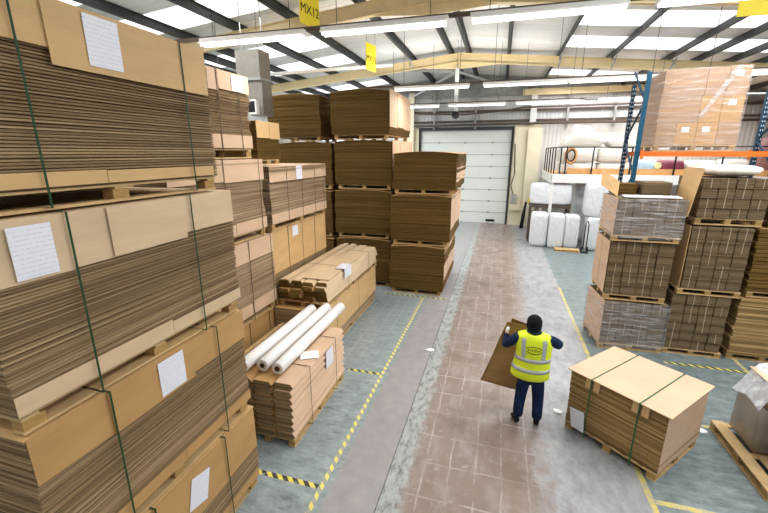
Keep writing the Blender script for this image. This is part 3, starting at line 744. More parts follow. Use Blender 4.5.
# ------------------------------------------------------------------ big brown stacks at the end of the bay
def brown(label, x0, x1, y0, d, zb, top, seed, group, bow=0.05, lean=(0, 0), skirt=None, n=110, ylow=None):
    cx = (x0 + x1) / 2; cy = y0 + d / 2
    sk = []
    if skirt:
        k = 3; lo = skirt
        for i in range(k): sk.append(('+x', y0 + d * i / k, y0 + d * (i + 1) / k - 0.012, lo + 0.03 * (i % 2), top - 0.015, 0.012 + 0.006 * (i % 2)))
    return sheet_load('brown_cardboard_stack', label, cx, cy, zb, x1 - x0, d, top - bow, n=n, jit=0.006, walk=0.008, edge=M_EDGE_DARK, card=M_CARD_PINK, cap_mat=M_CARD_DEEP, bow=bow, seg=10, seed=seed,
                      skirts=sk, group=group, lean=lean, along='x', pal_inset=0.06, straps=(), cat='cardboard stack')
GA, GB, GC = 'tall brown stacks, left column', 'tall brown stacks, middle column', 'brown stacks, shorter right column'
brown('bottom brown stack of the left tall column, mostly hidden', -6.62, -4.85, 10.95, 2.5, 0.0, 1.46, 31, GA)
brown('dark brown stack second from the floor in the left tall column', -6.62, -4.85, 10.95, 2.5, 1.48, 2.93, 32, GA)
brown('brown stack just under the topmost of the left tall column, pallet on top', -6.6, -4.80, 10.95, 2.5, 2.95, 4.33, 33, GA)
brown('topmost brown stack of the left tall column, beside the gap', -6.86, -5.12, 10.95, 2.5, 4.35, 5.68, 34, GA, 0.06, (-0.03, 0))
brown('bottom brown stack of the middle tall column, behind the long flat cartons', -4.70, -2.99, 10.92, 2.6, 0.0, 1.5, 35, GB, 0.05, (0, 0), 0.6)
brown('brown stack second from the floor in the middle tall column', -4.72, -2.98, 10.9, 2.6, 1.515, 2.96, 36, GB, 0.05, (0, 0), 1.9)
brown('brown stack just under the topmost of the middle tall column', -4.68, -2.94, 10.9, 2.6, 2.975, 4.37, 37, GB, 0.05, (0, 0), 3.5)
brown('topmost brown stack of the middle tall column, big pale side flaps', -4.76, -3.03, 10.9, 2.6, 4.385, 5.72, 38, GB, 0.07, (-0.02, 0), 4.72)
brown('bottom brown stack of the right brown column by the aisle', -2.90, -1.33, 10.55, 2.6, 0.0, 1.46, 39, GC, 0.05, (0.03, 0), 0.5)
brown('middle brown stack of the right brown column by the aisle', -2.88, -1.20, 10.55, 2.6, 1.475, 2.90, 40, GC, 0.05, (0.02, 0), 1.95)
brown('topmost brown stack of the right brown column by the aisle', -2.84, -1.10, 10.55, 2.6, 2.915, 4.05, 41, GC, 0.06, (0.04, 0), 3.25)

def two_tone(o, m2):
    """carton ends get darker corrugated edges, with the shade of the open ends painted in"""
    o.data.materials.append(m2)
    for p in o.data.polygons:
        if abs(p.normal.y) > 0.8: p.material_index = 1
    return o
# ------------------------------------------------------------------ long flat cartons on their boxes
t = thing('boxed_carton_stack', 'low stack of cartons with a tall tan flap under the long flat cartons', 'cardboard stack', (-3.62, 8.05, 0))
pallet(t, 1.02, 3.4, 0.002, 0.13)
layer_stack(1.04, 3.4, 0.87, 60, 0.004, seed=51, z0=0.136).build('sheets', M_EDGE_PALE, t)
for i in range(5):
    a = -1.7 + 3.4 * i / 5
    face_panel('+x', 0.52, 1.7, a, a + 0.672, 0.34, 1.015, 0.006 + 0.005 * (i % 2), 0.012).build('cover_flap', M_CARD, t)
MB().box(-0.52, 0.52, -1.70, 1.70, 1.008, 1.016).build('top_sheet', M_CARD_DEEP, t)
t = thing('long_carton_stack', 'long flat-folded cartons strapped on a pallet, left of the floor bay', 'cardboard stack', (-3.59, 8.17, 1.02))
pallet(t, 1.06, 3.36, 0.002, 0.13)
rnd = random.Random(5)
for L in range(5):
    for c in range(4):
        z = 0.136 + L * 0.08; x = -0.53 + c * 0.265 + rnd.uniform(-0.008, 0.008)
        y0 = -1.66 + rnd.uniform(-0.07, 0.07); y1 = 1.66 + rnd.uniform(-0.07, 0.07)
        m = MB()
        m.hexa([(x + 0.004, y0, z), (x + 0.258, y0, z), (x + 0.258, y1, z), (x + 0.004, y1, z), (x + 0.025, y0 + 0.03, z + 0.068), (x + 0.23, y0 + 0.02, z + 0.068), (x + 0.23, y1, z + 0.068), (x + 0.025, y1, z + 0.068)])
        two_tone(m.build('folded_carton', M_CARD_CREAM if (L == 4 or c == 3) else M_CARD_DEEP, t), M_EDGE_DARK)
for c in (-0.42, -0.2): MB().box(c, c + 0.12, -1.66, 1.66, 0.537, 0.56).build('edge_strip', M_CARD_CREAM, t)
MB().box(-0.15, 0.47, -1.45, 0.35, 0.537, 0.552, Matrix.Rotation(0.02, 4, 'Z')).build('cover_board', M_CARD_CREAM, t)
strap_loop(t, 'x', -0.5, 0.53, 1.7, 0.03, 0.566, 0.012, 0.012, M_STRAP_D); strap_loop(t, 'x', 0.9, 0.53, 1.7, 0.03, 0.566, 0.012, 0.012, M_STRAP_D)
m = MB().box(0.542, 0.545, -0.75, -0.35, 0.36, 0.58); o = m.build('paper_label', M_PAPER, t); 
m = MB().box(0.33, 0.54, -0.75, -0.35, 0.579, 0.582); o = m.build('paper_label', M_PAPER, t)

# carton stack that carries the white rolls
t = thing('folded_carton_stack', 'strapped stack of folded cartons carrying the long white rolls', 'cardboard stack', (-2.92, 4.96, 0))
pallet(t, 0.92, 1.86, 0.002, 0.13)
rnd = random.Random(9)
for L in range(8):
    z = 0.136 + L * 0.108
    for c in range(3):
        x = -0.46 + c * 0.307 + rnd.uniform(-0.006, 0.006); y0 = -0.92 + rnd.uniform(-0.015, 0.015); y1 = 0.92 + rnd.uniform(-0.02, 0.02)
        m = MB(); s = 0.045
        r = lambda y: [(x + 0.004, y, z + 0.05), (x + 0.03, y, z + 0.004), (x + 0.30 - s, y, z + 0.002), (x + 0.303, y, z + 0.05), (x + 0.30 - s * 0.7, y, z + 0.103), (x + 0.03, y, z + 0.103)]
        m.rings([r(y0), r(y1)]); m.f = [tuple(reversed(f)) for f in m.f]
        two_tone(m.build('folded_carton', M_CARD_PINK if c == 2 else M_CARD_DEEP, t), M_EDGE)
for yy in (-0.42, 0.52): strap_loop(t, 'x', yy, 0.46, 0.92, 0.03, 1.004, 0.012, 0.012, M_STRAP_D)
m = MB().box(0.462, 0.465, 0.15, 0.42, 0.62, 0.92); m.build('paper_label', M_PAPER, t)
m = MB().box(-0.12, 0.16, -0.12, 0.12, -0.0015, 0.0015, Matrix.Rotation(0.5, 4, 'Z')); o = m.build('paper_sheet', M_SCRAP); o.location = (-2.62, 4.83, 1.008)
mark(o, 'loose white sheet of paper beside the nearest white roll', 'paper')
# pallet rails leaning on the far side, seen between the tubes and the boxes
t = thing('empty_pallet', 'worn empty pallet behind the long white rolls', 'pallet', (-3.70, 5.28, 0.60))
pm = MB()
for i in range(5): pm.box(-0.26 + i * 0.115, -0.18 + i * 0.115, -1.0, 1.0, 0.12, 0.142)
for y in (-0.98, -0.05, 0.88): pm.box(-0.26, 0.28, y, y + 0.1, 0.098, 0.119)
for x in (-0.26, 0.2): pm.box(x, x + 0.08, -1.0, 1.0, 0.0, 0.097)
pm.build('deck', M_WOOD, t)
sheet_load('carton_stack', 'low stack of dark folded cartons under the worn empty pallet', -3.67, 5.28, 0.0, 0.5, 2.0, 0.595, n=20, edge=M_EDGE_DARK, card=M_CARD_DEEP, seed=52)
# three white rolls
def white_roll(a, b, r, label):
    a = Vector(a); b = Vector(b); L = (b - a).length
    m = MB(); n_ = 24; rs = []
    for (x, rr) in ((0.004, 0.035), (0.0, 0.04), (0.0, r * 0.9), (0.006, r), (L * 0.25, r * 1.01), (L * 0.5, r), (L * 0.75, r * 1.01), (L - 0.006, r), (L, r * 0.9), (L, 0.04)):
        rs.append([(x, rr * math.cos(2 * PI * k / n_), rr * math.sin(2 * PI * k / n_)) for k in range(n_)])
    m.rings(rs, False); m.f = [tuple(reversed(f)) for f in m.f]
    t = thing('film_roll', label, 'roll', a, 0, 'long white rolls')
    d = (b - a).normalized(); t.rotation_euler = d.to_track_quat('X', 'Z').to_euler()
    m.build('roll', M_ROLL, t, True)
    c = MB(); rs = []
    for (x, rr) in ((-0.006, 0.028), (-0.006, 0.038), (L + 0.006, 0.038), (L + 0.006, 0.028)): rs.append([(x, rr * math.cos(2 * PI * k / 16), rr * math.sin(2 * PI * k / 16)) for k in range(16)])
    rs.append(rs[0]); c.rings(rs, False); c.build('core', M_CORE, t)
zr = 1.004
white_roll((-3.28, 4.12, zr + 0.1), (-3.28, 6.3, zr + 0.1), 0.093, 'leftmost of the three long white rolls on folded cartons')
white_roll((-3.02, 4.22, zr + 0.1), (-3.04, 6.45, zr + 0.1), 0.093, 'middle one of the three long white rolls on folded cartons')
white_roll((-2.77, 4.2, zr + 0.1), (-2.79, 6.55, zr + 0.1), 0.09, 'rightmost of the three long white rolls, by the paper label')
# ------------------------------------------------------------------ bundle stacks on the right
ORD = ['lowest', 'second', 'third', 'fourth', 'fifth', 'sixth']
COLN = ['leftmost', 'second', 'third', 'fourth', 'fifth']
def bundle_mesh(w_, d_, h_, seed, parent=None, name='carton_bundle', mat=None):
    return layer_stack(w_, d_, h_, max(4, int(h_ / 0.028)), 0.004, 0.0, 2, 0.004, seed=seed).build(name, mat or M_BUNDLE, parent)
def bundle_tier(x0, x1, y0, y1, z0, z1, cols, rows, where, group, seed, parent=None, base=(0, 0, 0), mat=None, jit=0.012, side_flap=False, lean=0.0):
    rnd = random.Random(seed); cw = (x1 - x0) / cols; rh = (z1 - z0) / rows
    protos = []
    for r in range(rows):
        for c in range(cols):
            cx = x0 + cw * (c + 0.5) + rnd.uniform(-1, 1) * 0.003 + lean * r / rows; cy = (y0 + y1) / 2 + rnd.uniform(-jit, jit); z = z0 + rh * r + 0.001
            if len(protos) < 5:
                o = bundle_mesh(cw - 0.014, y1 - y0, rh - 0.006, seed * 7 + len(protos), None, mat=mat)
                s = MB(); hx, hy, t = (cw - 0.014) / 2 + 0.003, (y1 - y0) / 2 + 0.004, 0.002
                sx_ = 0.006
                s.box(-sx_, sx_, -hy - t, -hy, 0, rh - 0.006).box(-sx_, sx_, -hy, hy, rh - 0.006, rh - 0.004)
                if len(protos) not in (1, 3): s.build('strap', M_STRAP_W, o)
                protos.append(o)
            else:
                o = copy_tree(rnd.choice(protos))
            o.location = (cx - base[0], cy - base[1], z - base[2])
            if parent is not None: o.parent = parent
            else:
                rr = 'topmost' if r == rows - 1 else ORD[r]; cc = 'rightmost' if c == cols - 1 else COLN[c]
                mark(o, 'brown carton bundle, %s row and %s column of %s' % (rr, cc, where), 'carton bundle', group)
    return protos
def free_pallet(x0, x1, y0, y1, z, label, along='x', h=0.12, group='pallets under the carton bundles'):
    p = pallet(None, x1 - x0, y1 - y0, 0.0, h, along=along, inset=0.0)
    p.location = ((x0 + x1) / 2, (y0 + y1) / 2, z + 0.001); mark(p, label, 'pallet', group); return p
def wrapped(name, label, x0, x1, y0, y1, z0, z1, cols, rows, seed, rz=0.0, left_board=None, wrapmat=None, wz=None, cat='wrapped pallet load'):
    cx, cy = (x0 + x1) / 2, (y0 + y1) / 2
    t = thing(name, label, cat, (cx, cy, z0), rz)
    pallet(t, x1 - x0 + 0.04, y1 - y0 + 0.02, 0.002, 0.12, along='x')
    bundle_tier(x0 + 0.02, x1 - 0.02, y0 + 0.02, y1 - 0.02, z0 + 0.13, z1, cols, rows, '', '', seed, parent=t, base=(cx, cy, z0))
    if left_board: face_panel('-x', (x1 - x0) / 2 - 0.015, (y1 - y0) / 2, -(y1 - y0) / 2 + 0.02, (y1 - y0) / 2 - 0.02, 0.13, z1 - z0, 0.002, 0.0).build('side_board', left_board, t)
    m = layer_stack(x1 - x0 + 0.03, y1 - y0 + 0.03, (wz or (z1 - z0 - 0.055)), 9, 0.004, 0, 6, 0.003, seed=seed + 1, z0=0.06)
    m.f = m.f[:-2]
    m.build('stretch_wrap', wrapmat or M_WRAP, t, True)
    return t
# first column, by the aisle
wrapped('wrapped_load', 'shrink-wrapped carton load on the floor by the aisle, bottom of its stack', 2.22, 3.43, 8.5, 9.62, 0.0, 1.06, 4, 4, 61, 0.08, M_CARD_PINK)
free_pallet(2.25, 3.34, 8.52, 9.62, 1.085, 'pallet under the carton bundles with tan side flaps, by the aisle')
W1 = 'the unwrapped load nearest the aisle'
bundle_tier(2.24, 3.35, 8.52, 9.60, 1.21, 2.31, 4, 5, W1, 'carton bundles, unwrapped load nearest the aisle', 62)
for i, (a, b) in enumerate(((8.53, 9.04), (9.06, 9.59))):
    o = MB().box(2.215, 2.228, a, b, 1.24, 2.30).build('side_flap_board', M_CARD_PINK)
    mark(o, ('tan cardboard flap covering the bundles, nearer one facing the aisle', 'tan cardboard flap covering the bundles, farther one facing the aisle')[i], 'cardboard flap')
wrapped('wrapped_load', 'open-topped shrink-wrapped carton load, upper one by the aisle', 2.22, 3.37, 8.45, 9.6, 2.33, 3.17, 4, 3, 63, 0.0, M_CARD_PINK)
# bits on top of it
def sheet_poly(name, pts, th, mat, label, cat):
    m = MB(); a, b, c, d = [Vector(p) for p in pts]; nrm = (b - a).cross(d - a).normalized() * th
    m.hexa([a, b, c, d, a + nrm, b + nrm, c + nrm, d + nrm]); o = m.build(name, mat); return mark(o, label, cat)
sheet_poly('loose_board', [(2.24, 8.6, 3.19), (2.06, 9.2, 3.36), (2.12, 9.5, 3.66), (2.32, 8.9, 3.46)], 0.008, M_CARD, 'bent tan board sticking up at the left of the open wrapped load', 'cardboard sheet')
sheet_poly('loose_board', [(2.35, 8.48, 3.185), (3.30, 8.48, 3.185), (3.30, 8.75, 3.20), (2.35, 8.75, 3.20)], 0.01, M_SCRAP, 'pale sheet lying along the front edge of the open wrapped load', 'cardboard sheet')
b1 = bundle_mesh(0.5, 0.55, 0.26, 77); b1.location = (3.02, 9.25, 3.185); mark(b1, 'dark carton bundle resting on the open wrapped load, right part', 'carton bundle')
b2 = bundle_mesh(0.42, 0.4, 0.22, 78, mat=M_EDGE_DARK); b2.location = (2.5, 9.3, 3.185); mark(b2, 'dark open carton resting on the open wrapped load, left part', 'carton')
sheet_poly('leaning_board', [(3.40, 8.44, 2.86), (3.405, 9.2, 2.86), (3.52, 9.2, 3.74), (3.515, 8.44, 3.74)], 0.012, M_CARD, 'tall tan board standing in the gap between the two bundle columns', 'cardboard sheet')
# second column
free_pallet(3.50, 4.52, 8.62, 9.7, 0.0, 'pallet on the floor under the second bundle column from the aisle')
bundle_tier(3.50, 4.48, 8.62, 9.68, 0.125, 1.29, 4, 6, 'the floor load in the second column', 'carton bundles, floor load of the second column', 64, jit=0.015)
free_pallet(3.55, 4.60, 8.62, 9.7, 1.30, 'pallet under the middle load of the second bundle column')
bundle_tier(3.60, 4.58, 8.62, 9.68, 1.425, 2.66, 4, 5, 'the middle load in the second column', 'carton bundles, middle load of the second column', 65)
o = MB().box(3.575, 3.587, 8.64, 9.66, 1.44, 2.66).build('side_flap_board', M_CARD); mark(o, 'golden cardboard flap on the left side of the middle load, second column', 'cardboard flap')
free_pallet(3.62, 4.68, 8.66, 9.75, 2.69, 'dark pallet under the top load of the second bundle column', h=0.13)
bundle_tier(3.62, 4.68, 8.64, 9.72, 2.825, 3.56, 4, 4, 'the top load in the second column', 'carton bundles, top load of the second column', 66)
# third column, cut by the picture edge
PL = 'stack of brown cartons at the right picture edge, '
for i, (x0, x1, za, zb_) in enumerate(((4.63, 5.85, 0.0, 1.30), (4.70, 5.9, 1.32, 2.66), (4.82, 5.95, 2.68, 3.5))):
    sheet_load('carton_stack', PL + ('on the floor', 'middle one', 'topmost')[i], (x0 + x1) / 2, 9.25, za, x1 - x0, 1.15, zb_, n=16, jit=0.012, walk=0.01, edge=M_EDGE_DARK if i else M_EDGE_GOLD, card=M_CARD_DEEP, seed=70 + i,
               along='x', group='brown cartons at the right picture edge', ph=0.12)
def pillow(name, cx, cy, z0, w_, d_, h_, mat, label=None, cat='bag', group=None, parent=None, e=0.45, seed=1, wr=0.03, rz=0.0, nz=12):
    """soft wrapped bale: a rounded block with creases"""
    rnd = random.Random(seed); nu = 28; rs = []
    ph = [rnd.uniform(0, 6.28) for _ in range(6)]
    def sp(v, k): return math.copysign(abs(v) ** k, v)
    for i in range(1, nz):
        t = PI * i / nz - PI / 2; r = []
        for j in range(nu):
            u = 2 * PI * j / nu
            k = 1 + wr * math.sin(5 * u + ph[0] + 2 * t) + wr * 0.8 * math.sin(9 * u + ph[1]) * math.cos(3 * t + ph[2]) + wr * 0.5 * math.sin(4 * t + ph[3] + u * 3)
            r.append((w_ / 2 * sp(math.cos(t), e) * sp(math.cos(u), e) * k, d_ / 2 * sp(math.cos(t), e) * sp(math.sin(u), e) * k, h_ / 2 + h_ / 2 * sp(math.sin(t), e * 0.9) * (1 + wr * 0.4 * math.sin(7 * u + ph[4]) * (i > nz / 2))))
        rs.append(r)
    m = MB().rings(rs); o = m.build(name, mat, parent, True); o.location = (cx, cy, z0); o.rotation_euler = (0, 0, rz)
    if label: mark(o, label, cat, group)
    return o
pillow('foam_bag', 4.2, 9.2, 3.572, 1.0, 0.9, 0.22, M_FOAM, 'white crumpled bag lying on the top bundle load, second column', 'bag', seed=4, e=0.8)

# ------------------------------------------------------------------ pallet rack with a wrapped carton load
t = thing('pallet_rack', 'blue pallet rack with orange beams behind the bundle columns', 'pallet rack', (0, 0, 0))
def upright(x, y, h, mat):
    m = MB()
    m.box(x - 0.045, x + 0.045, y - 0.04, y - 0.032, 0, h).box(x - 0.045, x - 0.038, y - 0.032, y + 0.035, 0, h).box(x + 0.038, x + 0.045, y - 0.032, y + 0.035, 0, h)
    p = m.build('upright', mat, t)
    s = MB()
    k = int((h - 0.1) / 0.1)
    for i in range(k):
        for dx in (-0.022, 0.022): s.box(x + dx - 0.007, x + dx + 0.007, y - 0.0415, y - 0.0405, 0.1 + i * 0.1, 0.135 + i * 0.1)
    nf = len(p.data.polygons); me = p.data; v0 = [tuple(v.co) for v in me.vertices]; f0 = [tuple(f.vertices) for f in me.polygons]
    me.clear_geometry(); me.from_pydata(v0 + s.v, [], f0 + [tuple(q_ + len(v0) for q_ in f) for f in s.f])
    me.materials.append(M_SCRAP if mat is M_NAVY else M_NAVY)
    for k_, pl in enumerate(me.polygons): pl.material_index = 0 if k_ < nf else 1
    MB().box(x - 0.07, x + 0.07, y - 0.07, y + 0.07, 0.0005, 0.008).build('foot_plate', mat, p)
for x in (3.0, 5.75, 8.5):
    upright(x, 10.5, 5.72 if x < 8 else 5.7, M_BLUE); upright(x + 0.03, 11.6, 5.62, M_NAVY)
    z = 0.3; k = 0
    while z < 5.2:
        MB().bar((x, 10.5 if k % 2 == 0 else 11.6, z), (x, 11.6 if k % 2 == 0 else 10.5, z + 0.8), 0.035).build('brace', M_NAVY, t); z += 0.8; k += 1
for xa, xb in ((3.05, 5.70), (5.80, 8.45)):
    for y in (10.44, 11.62):
        b = MB().box(xa, xb, y - 0.025, y + 0.025, 3.93, 4.04).build('beam', M_ORANGE, t)
        MB().box(xa - 0.0, xa + 0.06, y - 0.03, y - 0.026, 3.86, 4.08).build('end_connector', M_ORANGE, b); MB().box(xb - 0.06, xb, y - 0.03, y - 0.026, 3.86, 4.08).build('end_connector', M_ORANGE, b)
LX0, LY0 = 3.26, 10.42
t = thing('wrapped_load', 'tall stretch-wrapped load of big cartons high on the rack', 'wrapped pallet load', (4.05, 11.0, 4.045))
pallet(t, 1.56, 1.2, 0.0, 0.13, along='x')
def carton(x0, x1, z0, z1, yc=0.0, d_=1.12, mat=None, lab=False, tilt=0.0):
    m = MB().box(x0, x1, -d_ / 2, d_ / 2, z0, z1); o = m.build('carton', mat or M_CARTON, t); o.location = (0, yc, 0)
    MB().box(x0 + 0.01, x1 - 0.01, -d_ / 2 - 0.0015, -d_ / 2 - 0.0002, (z0 + z1) / 2 - 0.02, (z0 + z1) / 2 + 0.005).build('tape', M_CARD_DEEP, o)
    if lab: MB().box(x0 + 0.1, x0 + 0.24, -d_ / 2 - 0.003, -d_ / 2 - 0.0016, z1 - 0.2, z1 - 0.09).build('paper_label', M_SCRAP, o)
for i in range(4): carton(-0.76 + i * 0.385, -0.76 + i * 0.385 + 0.378, 0.135, 0.60, lab=i in (1, 2), mat=M_CARD_DEEP if i in (1, 2) else M_CARTON)
carton(-0.77, -0.01, 0.605, 1.14); carton(0.0, 0.375, 0.605, 1.14, mat=M_CARD_DEEP); carton(0.385, 0.76, 0.605, 1.14, lab=True, mat=M_CARD_DEEP)
carton(-0.75, 0.02, 1.145, 1.68); carton(0.03, 0.40, 1.145, 1.69); carton(0.41, 0.77, 1.145, 1.71, lab=True)
m = layer_stack(1.58, 1.17, 1.70, 8, 0.006, 0, 6, 0.004, seed=88, z0=0.02); m.f = m.f[:-2]; m.build('stretch_wrap', M_WRAP_THIN, t, True)
m = MB(); m.hexa([(-0.05, -0.62, 0.7), (0.03, -0.62, 0.7), (0.62, -0.62, 1.72), (0.5, -0.62, 1.72), (-0.05, -0.605, 0.7), (0.03, -0.605, 0.7), (0.62, -0.605, 1.72), (0.5, -0.605, 1.72)])
m.build('film_tail', M_WRAP, t)
t = thing('wrapped_load', 'wrapped carton load at the right picture edge on the rack', 'wrapped pallet load', (6.65, 11.0, 4.045))
pallet(t, 1.2, 1.2, 0.0, 0.13, along='x')
for i in range(3):
    for j in range(2): carton(-0.58 + i * 0.39, -0.58 + i * 0.39 + 0.38, 0.135 + j * 0.3, 0.43 + j * 0.3)
m = layer_stack(1.2, 1.17, 0.72, 5, 0.006, 0, 6, 0.004, seed=89, z0=0.02); m.f = m.f[:-2]; m.build('stretch_wrap', M_WRAP_THIN, t, True)

# ------------------------------------------------------------------ mezzanine at the far end
t = thing('mezzanine', 'cream mezzanine platform on posts with black railings at the far right', 'mezzanine', (2.24, 18.9, 0))
MB().box(0, 9.3, 0, 4.2, 2.92, 3.1).build('deck', M_TIMBER, t)
MB().box(-0.03, 9.3, -0.05, -0.002, 2.74, 3.12).build('fascia', M_WHITE, t)
MB().box(-0.05, -0.002, -0.05, 4.2, 2.74, 3.12).build('fascia', M_WHITE, t)
for x, y in ((0.06, 0.1), (3.2, 0.1), (6.3, 0.1), (0.06, 4.0), (3.2, 4.0), (6.3, 4.0)): MB().box(x - 0.06, x + 0.06, y - 0.06, y + 0.06, 0, 2.92).build('post', M_WHITE, t)
for x in (0.05, 0.28, 0.5, 1.55, 3.0, 4.6, 6.2, 7.8): MB().bar((x, 0.03, 3.105), (x, 0.03, 4.25), 0.05).build('railing_post', M_BLACK, t)
for x in (0.05,):
    for y in (1.0, 2.0, 3.0, 4.0): MB().bar((x, y, 3.105), (x, y, 4.25), 0.05).build('railing_post', M_BLACK, t)
MB().bar((0.02, 0.03, 4.25), (9.2, 0.03, 4.25), 0.04).build('handrail', M_BLACK, t); MB().bar((0.05, 0.05, 4.25), (0.05, 4.1, 4.25), 0.04).build('handrail', M_BLACK, t)
MB().box(0.6, 9.25, 0.12, 0.16, 3.105, 3.36).build('toe_board', M_TIMBER, t)
FB = 'white foam bags on the mezzanine'
for (x, z, w_, h_, lab) in ((3.35, 3.13, 1.5, 0.46, 'flat white foam bag on the mezzanine deck, bottom left of the heap'), (4.75, 3.13, 1.25, 0.46, 'flat white foam bag on the mezzanine deck, bottom right of the heap'),
                            (3.3, 3.61, 1.55, 0.62, 'plump white foam bag in the middle of the heap, left one'), (4.8, 3.61, 1.4, 0.57, 'plump white foam bag in the middle of the heap, right one')):
    pillow('foam_bag', x, 20.0, z, w_, 1.3, h_, M_FOAM, lab, 'bag', FB, seed=int(x * 10 + z * 10), wr=0.015, e=0.35)
def mound(name, x0, x1, y0, y1, prof, mat, label, seed):
    """soft heap with a crest line given as (fraction along x, base z, top z)"""
    rnd = random.Random(seed); nx, ny = 26, 10; m = MB()
    def lerp_(u, k):
        for a, b in zip(prof, prof[1:]):
            if a[0] <= u <= b[0]:
                f = (u - a[0]) / (b[0] - a[0]); f = f * f * (3 - 2 * f); return a[k] * (1 - f) + b[k] * f
        return prof[-1][k]
    for i in range(nx + 1):
        u = i / nx
        for j in range(ny * 2):
            t_ = 2 * PI * j / (ny * 2); zb_, zt_ = lerp_(u, 1), lerp_(u, 2); zc_, hz = (zb_ + zt_) / 2, (zt_ - zb_) / 2
            cz, cy_ = math.sin(t_), math.cos(t_)
            k = 1 + 0.06 * math.sin(u * 17 + t_ * 2) + 0.04 * math.sin(t_ * 5 + u * 9) if cz > 0 else 1
            m.v.append((x0 + (x1 - x0) * u, (y0 + y1) / 2 + (y1 - y0) / 2 * math.copysign(abs(cy_) ** 0.7, cy_), zc_ + hz * math.copysign(abs(cz) ** 0.8, cz) * k))
    n_ = ny * 2
    for i in range(nx):
        for j in range(n_): m.f.append((i * n_ + j, (i + 1) * n_ + j, (i + 1) * n_ + (j + 1) % n_, i * n_ + (j + 1) % n_))
    m.f.append(tuple(range(n_))); m.f.append(tuple(nx * n_ + j for j in reversed(range(n_))))
    return mark(m.build(name, mat, None, True), label, 'bag', FB)
mound('foam_bag', 2.55, 4.35, 19.5, 20.6, [(0, 4.26, 4.32), (0.12, 4.25, 4.72), (0.35, 4.25, 5.25), (0.6, 4.25, 5.15), (0.85, 4.25, 4.9), (1, 4.4, 4.6)], M_FOAM, 'largest white foam bag draped over the top of the mezzanine heap', 17)
mound('foam_bag', 4.38, 5.75, 19.5, 20.6, [(0, 4.4, 4.65), (0.2, 4.22, 4.85), (0.55, 4.21, 4.62), (0.85, 4.2, 4.42), (1, 4.22, 4.28)], M_FOAM, 'long flat white foam bag sloping down at the right of the mezzanine heap', 23)
for i, (x, c_, w_, h_, lab) in enumerate(((5.98, plain('pale_blue_bag', (0.40, 0.55, 0.68), 0.5), 0.8, 0.62, 'pale blue bag on the mezzanine behind the blue rack post'), (6.9, plain('maroon_bag', (0.16, 0.02, 0.045), 0.5), 1.0, 0.6, 'maroon bag on the mezzanine under the orange beam'),
                                         (8.0, M_FOAM, 1.1, 0.6, 'white bag on the mezzanine right of the maroon bag'), (9.1, M_FOAM, 1.0, 0.65, 'white bag on the mezzanine under the far end of the orange beam'), (10.3, plain('dull_rose_cover', (0.22, 0.10, 0.09), 0.6), 0.9, 1.5, 'tall dull maroon bale on the mezzanine by the dark rack post'))):
    pillow('bulk_bag', x, 19.7, 3.12, w_, 0.8, h_, c_, lab, 'bag', 'coloured bags on the mezzanine', seed=30 + i, wr=0.02)
o = MB().tube([(6.35, 19.27, 3.5), (6.35, 19.25, 3.5)], 0.14, 16).build('round_mark', plain('pale_yellow', (0.75, 0.72, 0.35), 0.5)); mark(o, 'pale yellow round mark on the front of the blue bag', 'label')
t = thing('strap_coil', 'gold and black coils hanging on the mezzanine railing corner', 'coil', (2.95, 19.05, 3.9))
for i, (r, m_) in enumerate(((0.2, M_TIMBER), (0.16, M_BLACK), (0.23, M_TIMBER))):
    MB().tube([(r * math.cos(k * PI / 10), 0.06 * i, r * 1.5 * math.sin(k * PI / 10)) for k in range(21)], 0.035, 6).build('coil', m_, t)
# white bales under it
BW = 'white film-wrapped bales below the mezzanine'
for i, (x, y, z, w_, d_, h_, lab) in enumerate((
        (1.84, 18.3, 0.0, 0.70, 0.7, 1.5, 'upright white bale at the left end of the front row'), (2.52, 18.1, 0.0, 0.62, 0.66, 1.5, 'upright white bale in the middle of the front row'), (3.15, 18.3, 0.0, 0.60, 0.7, 1.45, 'upright white bale at the right end of the front three'),
        (2.3, 19.3, 1.745, 1.75, 0.7, 0.95, 'long white bale lying on the brown crate behind the mezzanine post'),
        (4.05, 18.1, 0.0, 0.80, 0.72, 1.42, 'tall white bale on the floor next to the right bundle stack'), (4.0, 18.2, 1.42, 0.92, 0.75, 1.38, 'white bale standing on top of the rightmost floor bale'),
        (4.98, 18.4, 0.0, 0.78, 0.75, 2.75, 'very tall white bale half hidden by the open wrapped load'), (4.0, 20.1, 0.0, 1.2, 0.7, 2.7, 'greyish tall white bale in shade under the mezzanine'))):
    pillow('film_bale', x, y, z + 0.002, w_, d_, h_, M_FILM, lab, 'bale', BW, seed=50 + i, wr=0.012, e=0.27)
t = thing('storage_crate', 'brown crate the long white bale lies on, under the mezzanine', 'crate', (2.4, 19.35, 0))
MB().box(-0.95, 0.75, -0.35, 0.35, 1.6, 1.74).build('shelf_top', M_STEEL_BROWN, t)
for x in (-0.9, 0.7):
    for y in (-0.3, 0.3): MB().box(x - 0.04, x + 0.04, y - 0.04, y + 0.04, 0, 1.6).build('leg', M_STEEL_BROWN, t)
p = pallet(None, 1.0, 0.45, 0, 0.1, along='x'); p.location = (2.95, 17.45, 0.001); mark(p, 'small pale pallet on the floor in front of the white bales', 'pallet')
t = thing('hand_truck', 'narrow black hand truck standing between the white bales', 'hand truck', (3.62, 17.42, 0))
for x in (-0.06, 0.06): MB().tube([(x, 0, 0.12), (x, 0.02, 1.15), (x * 0.3, 0.05, 1.3)], 0.022, 8).build('rail', M_BLACK, t)
MB().box(-0.12, 0.12, -0.2, 0.02, 0.01, 0.03).build('toe_plate', M_BLACK, t)
for x in (-0.12, 0.12): MB().tube([(x - 0.02, 0.08, 0.11), (x + 0.02, 0.08, 0.11)], 0.11, 14).build('wheel', M_BLACK, t)
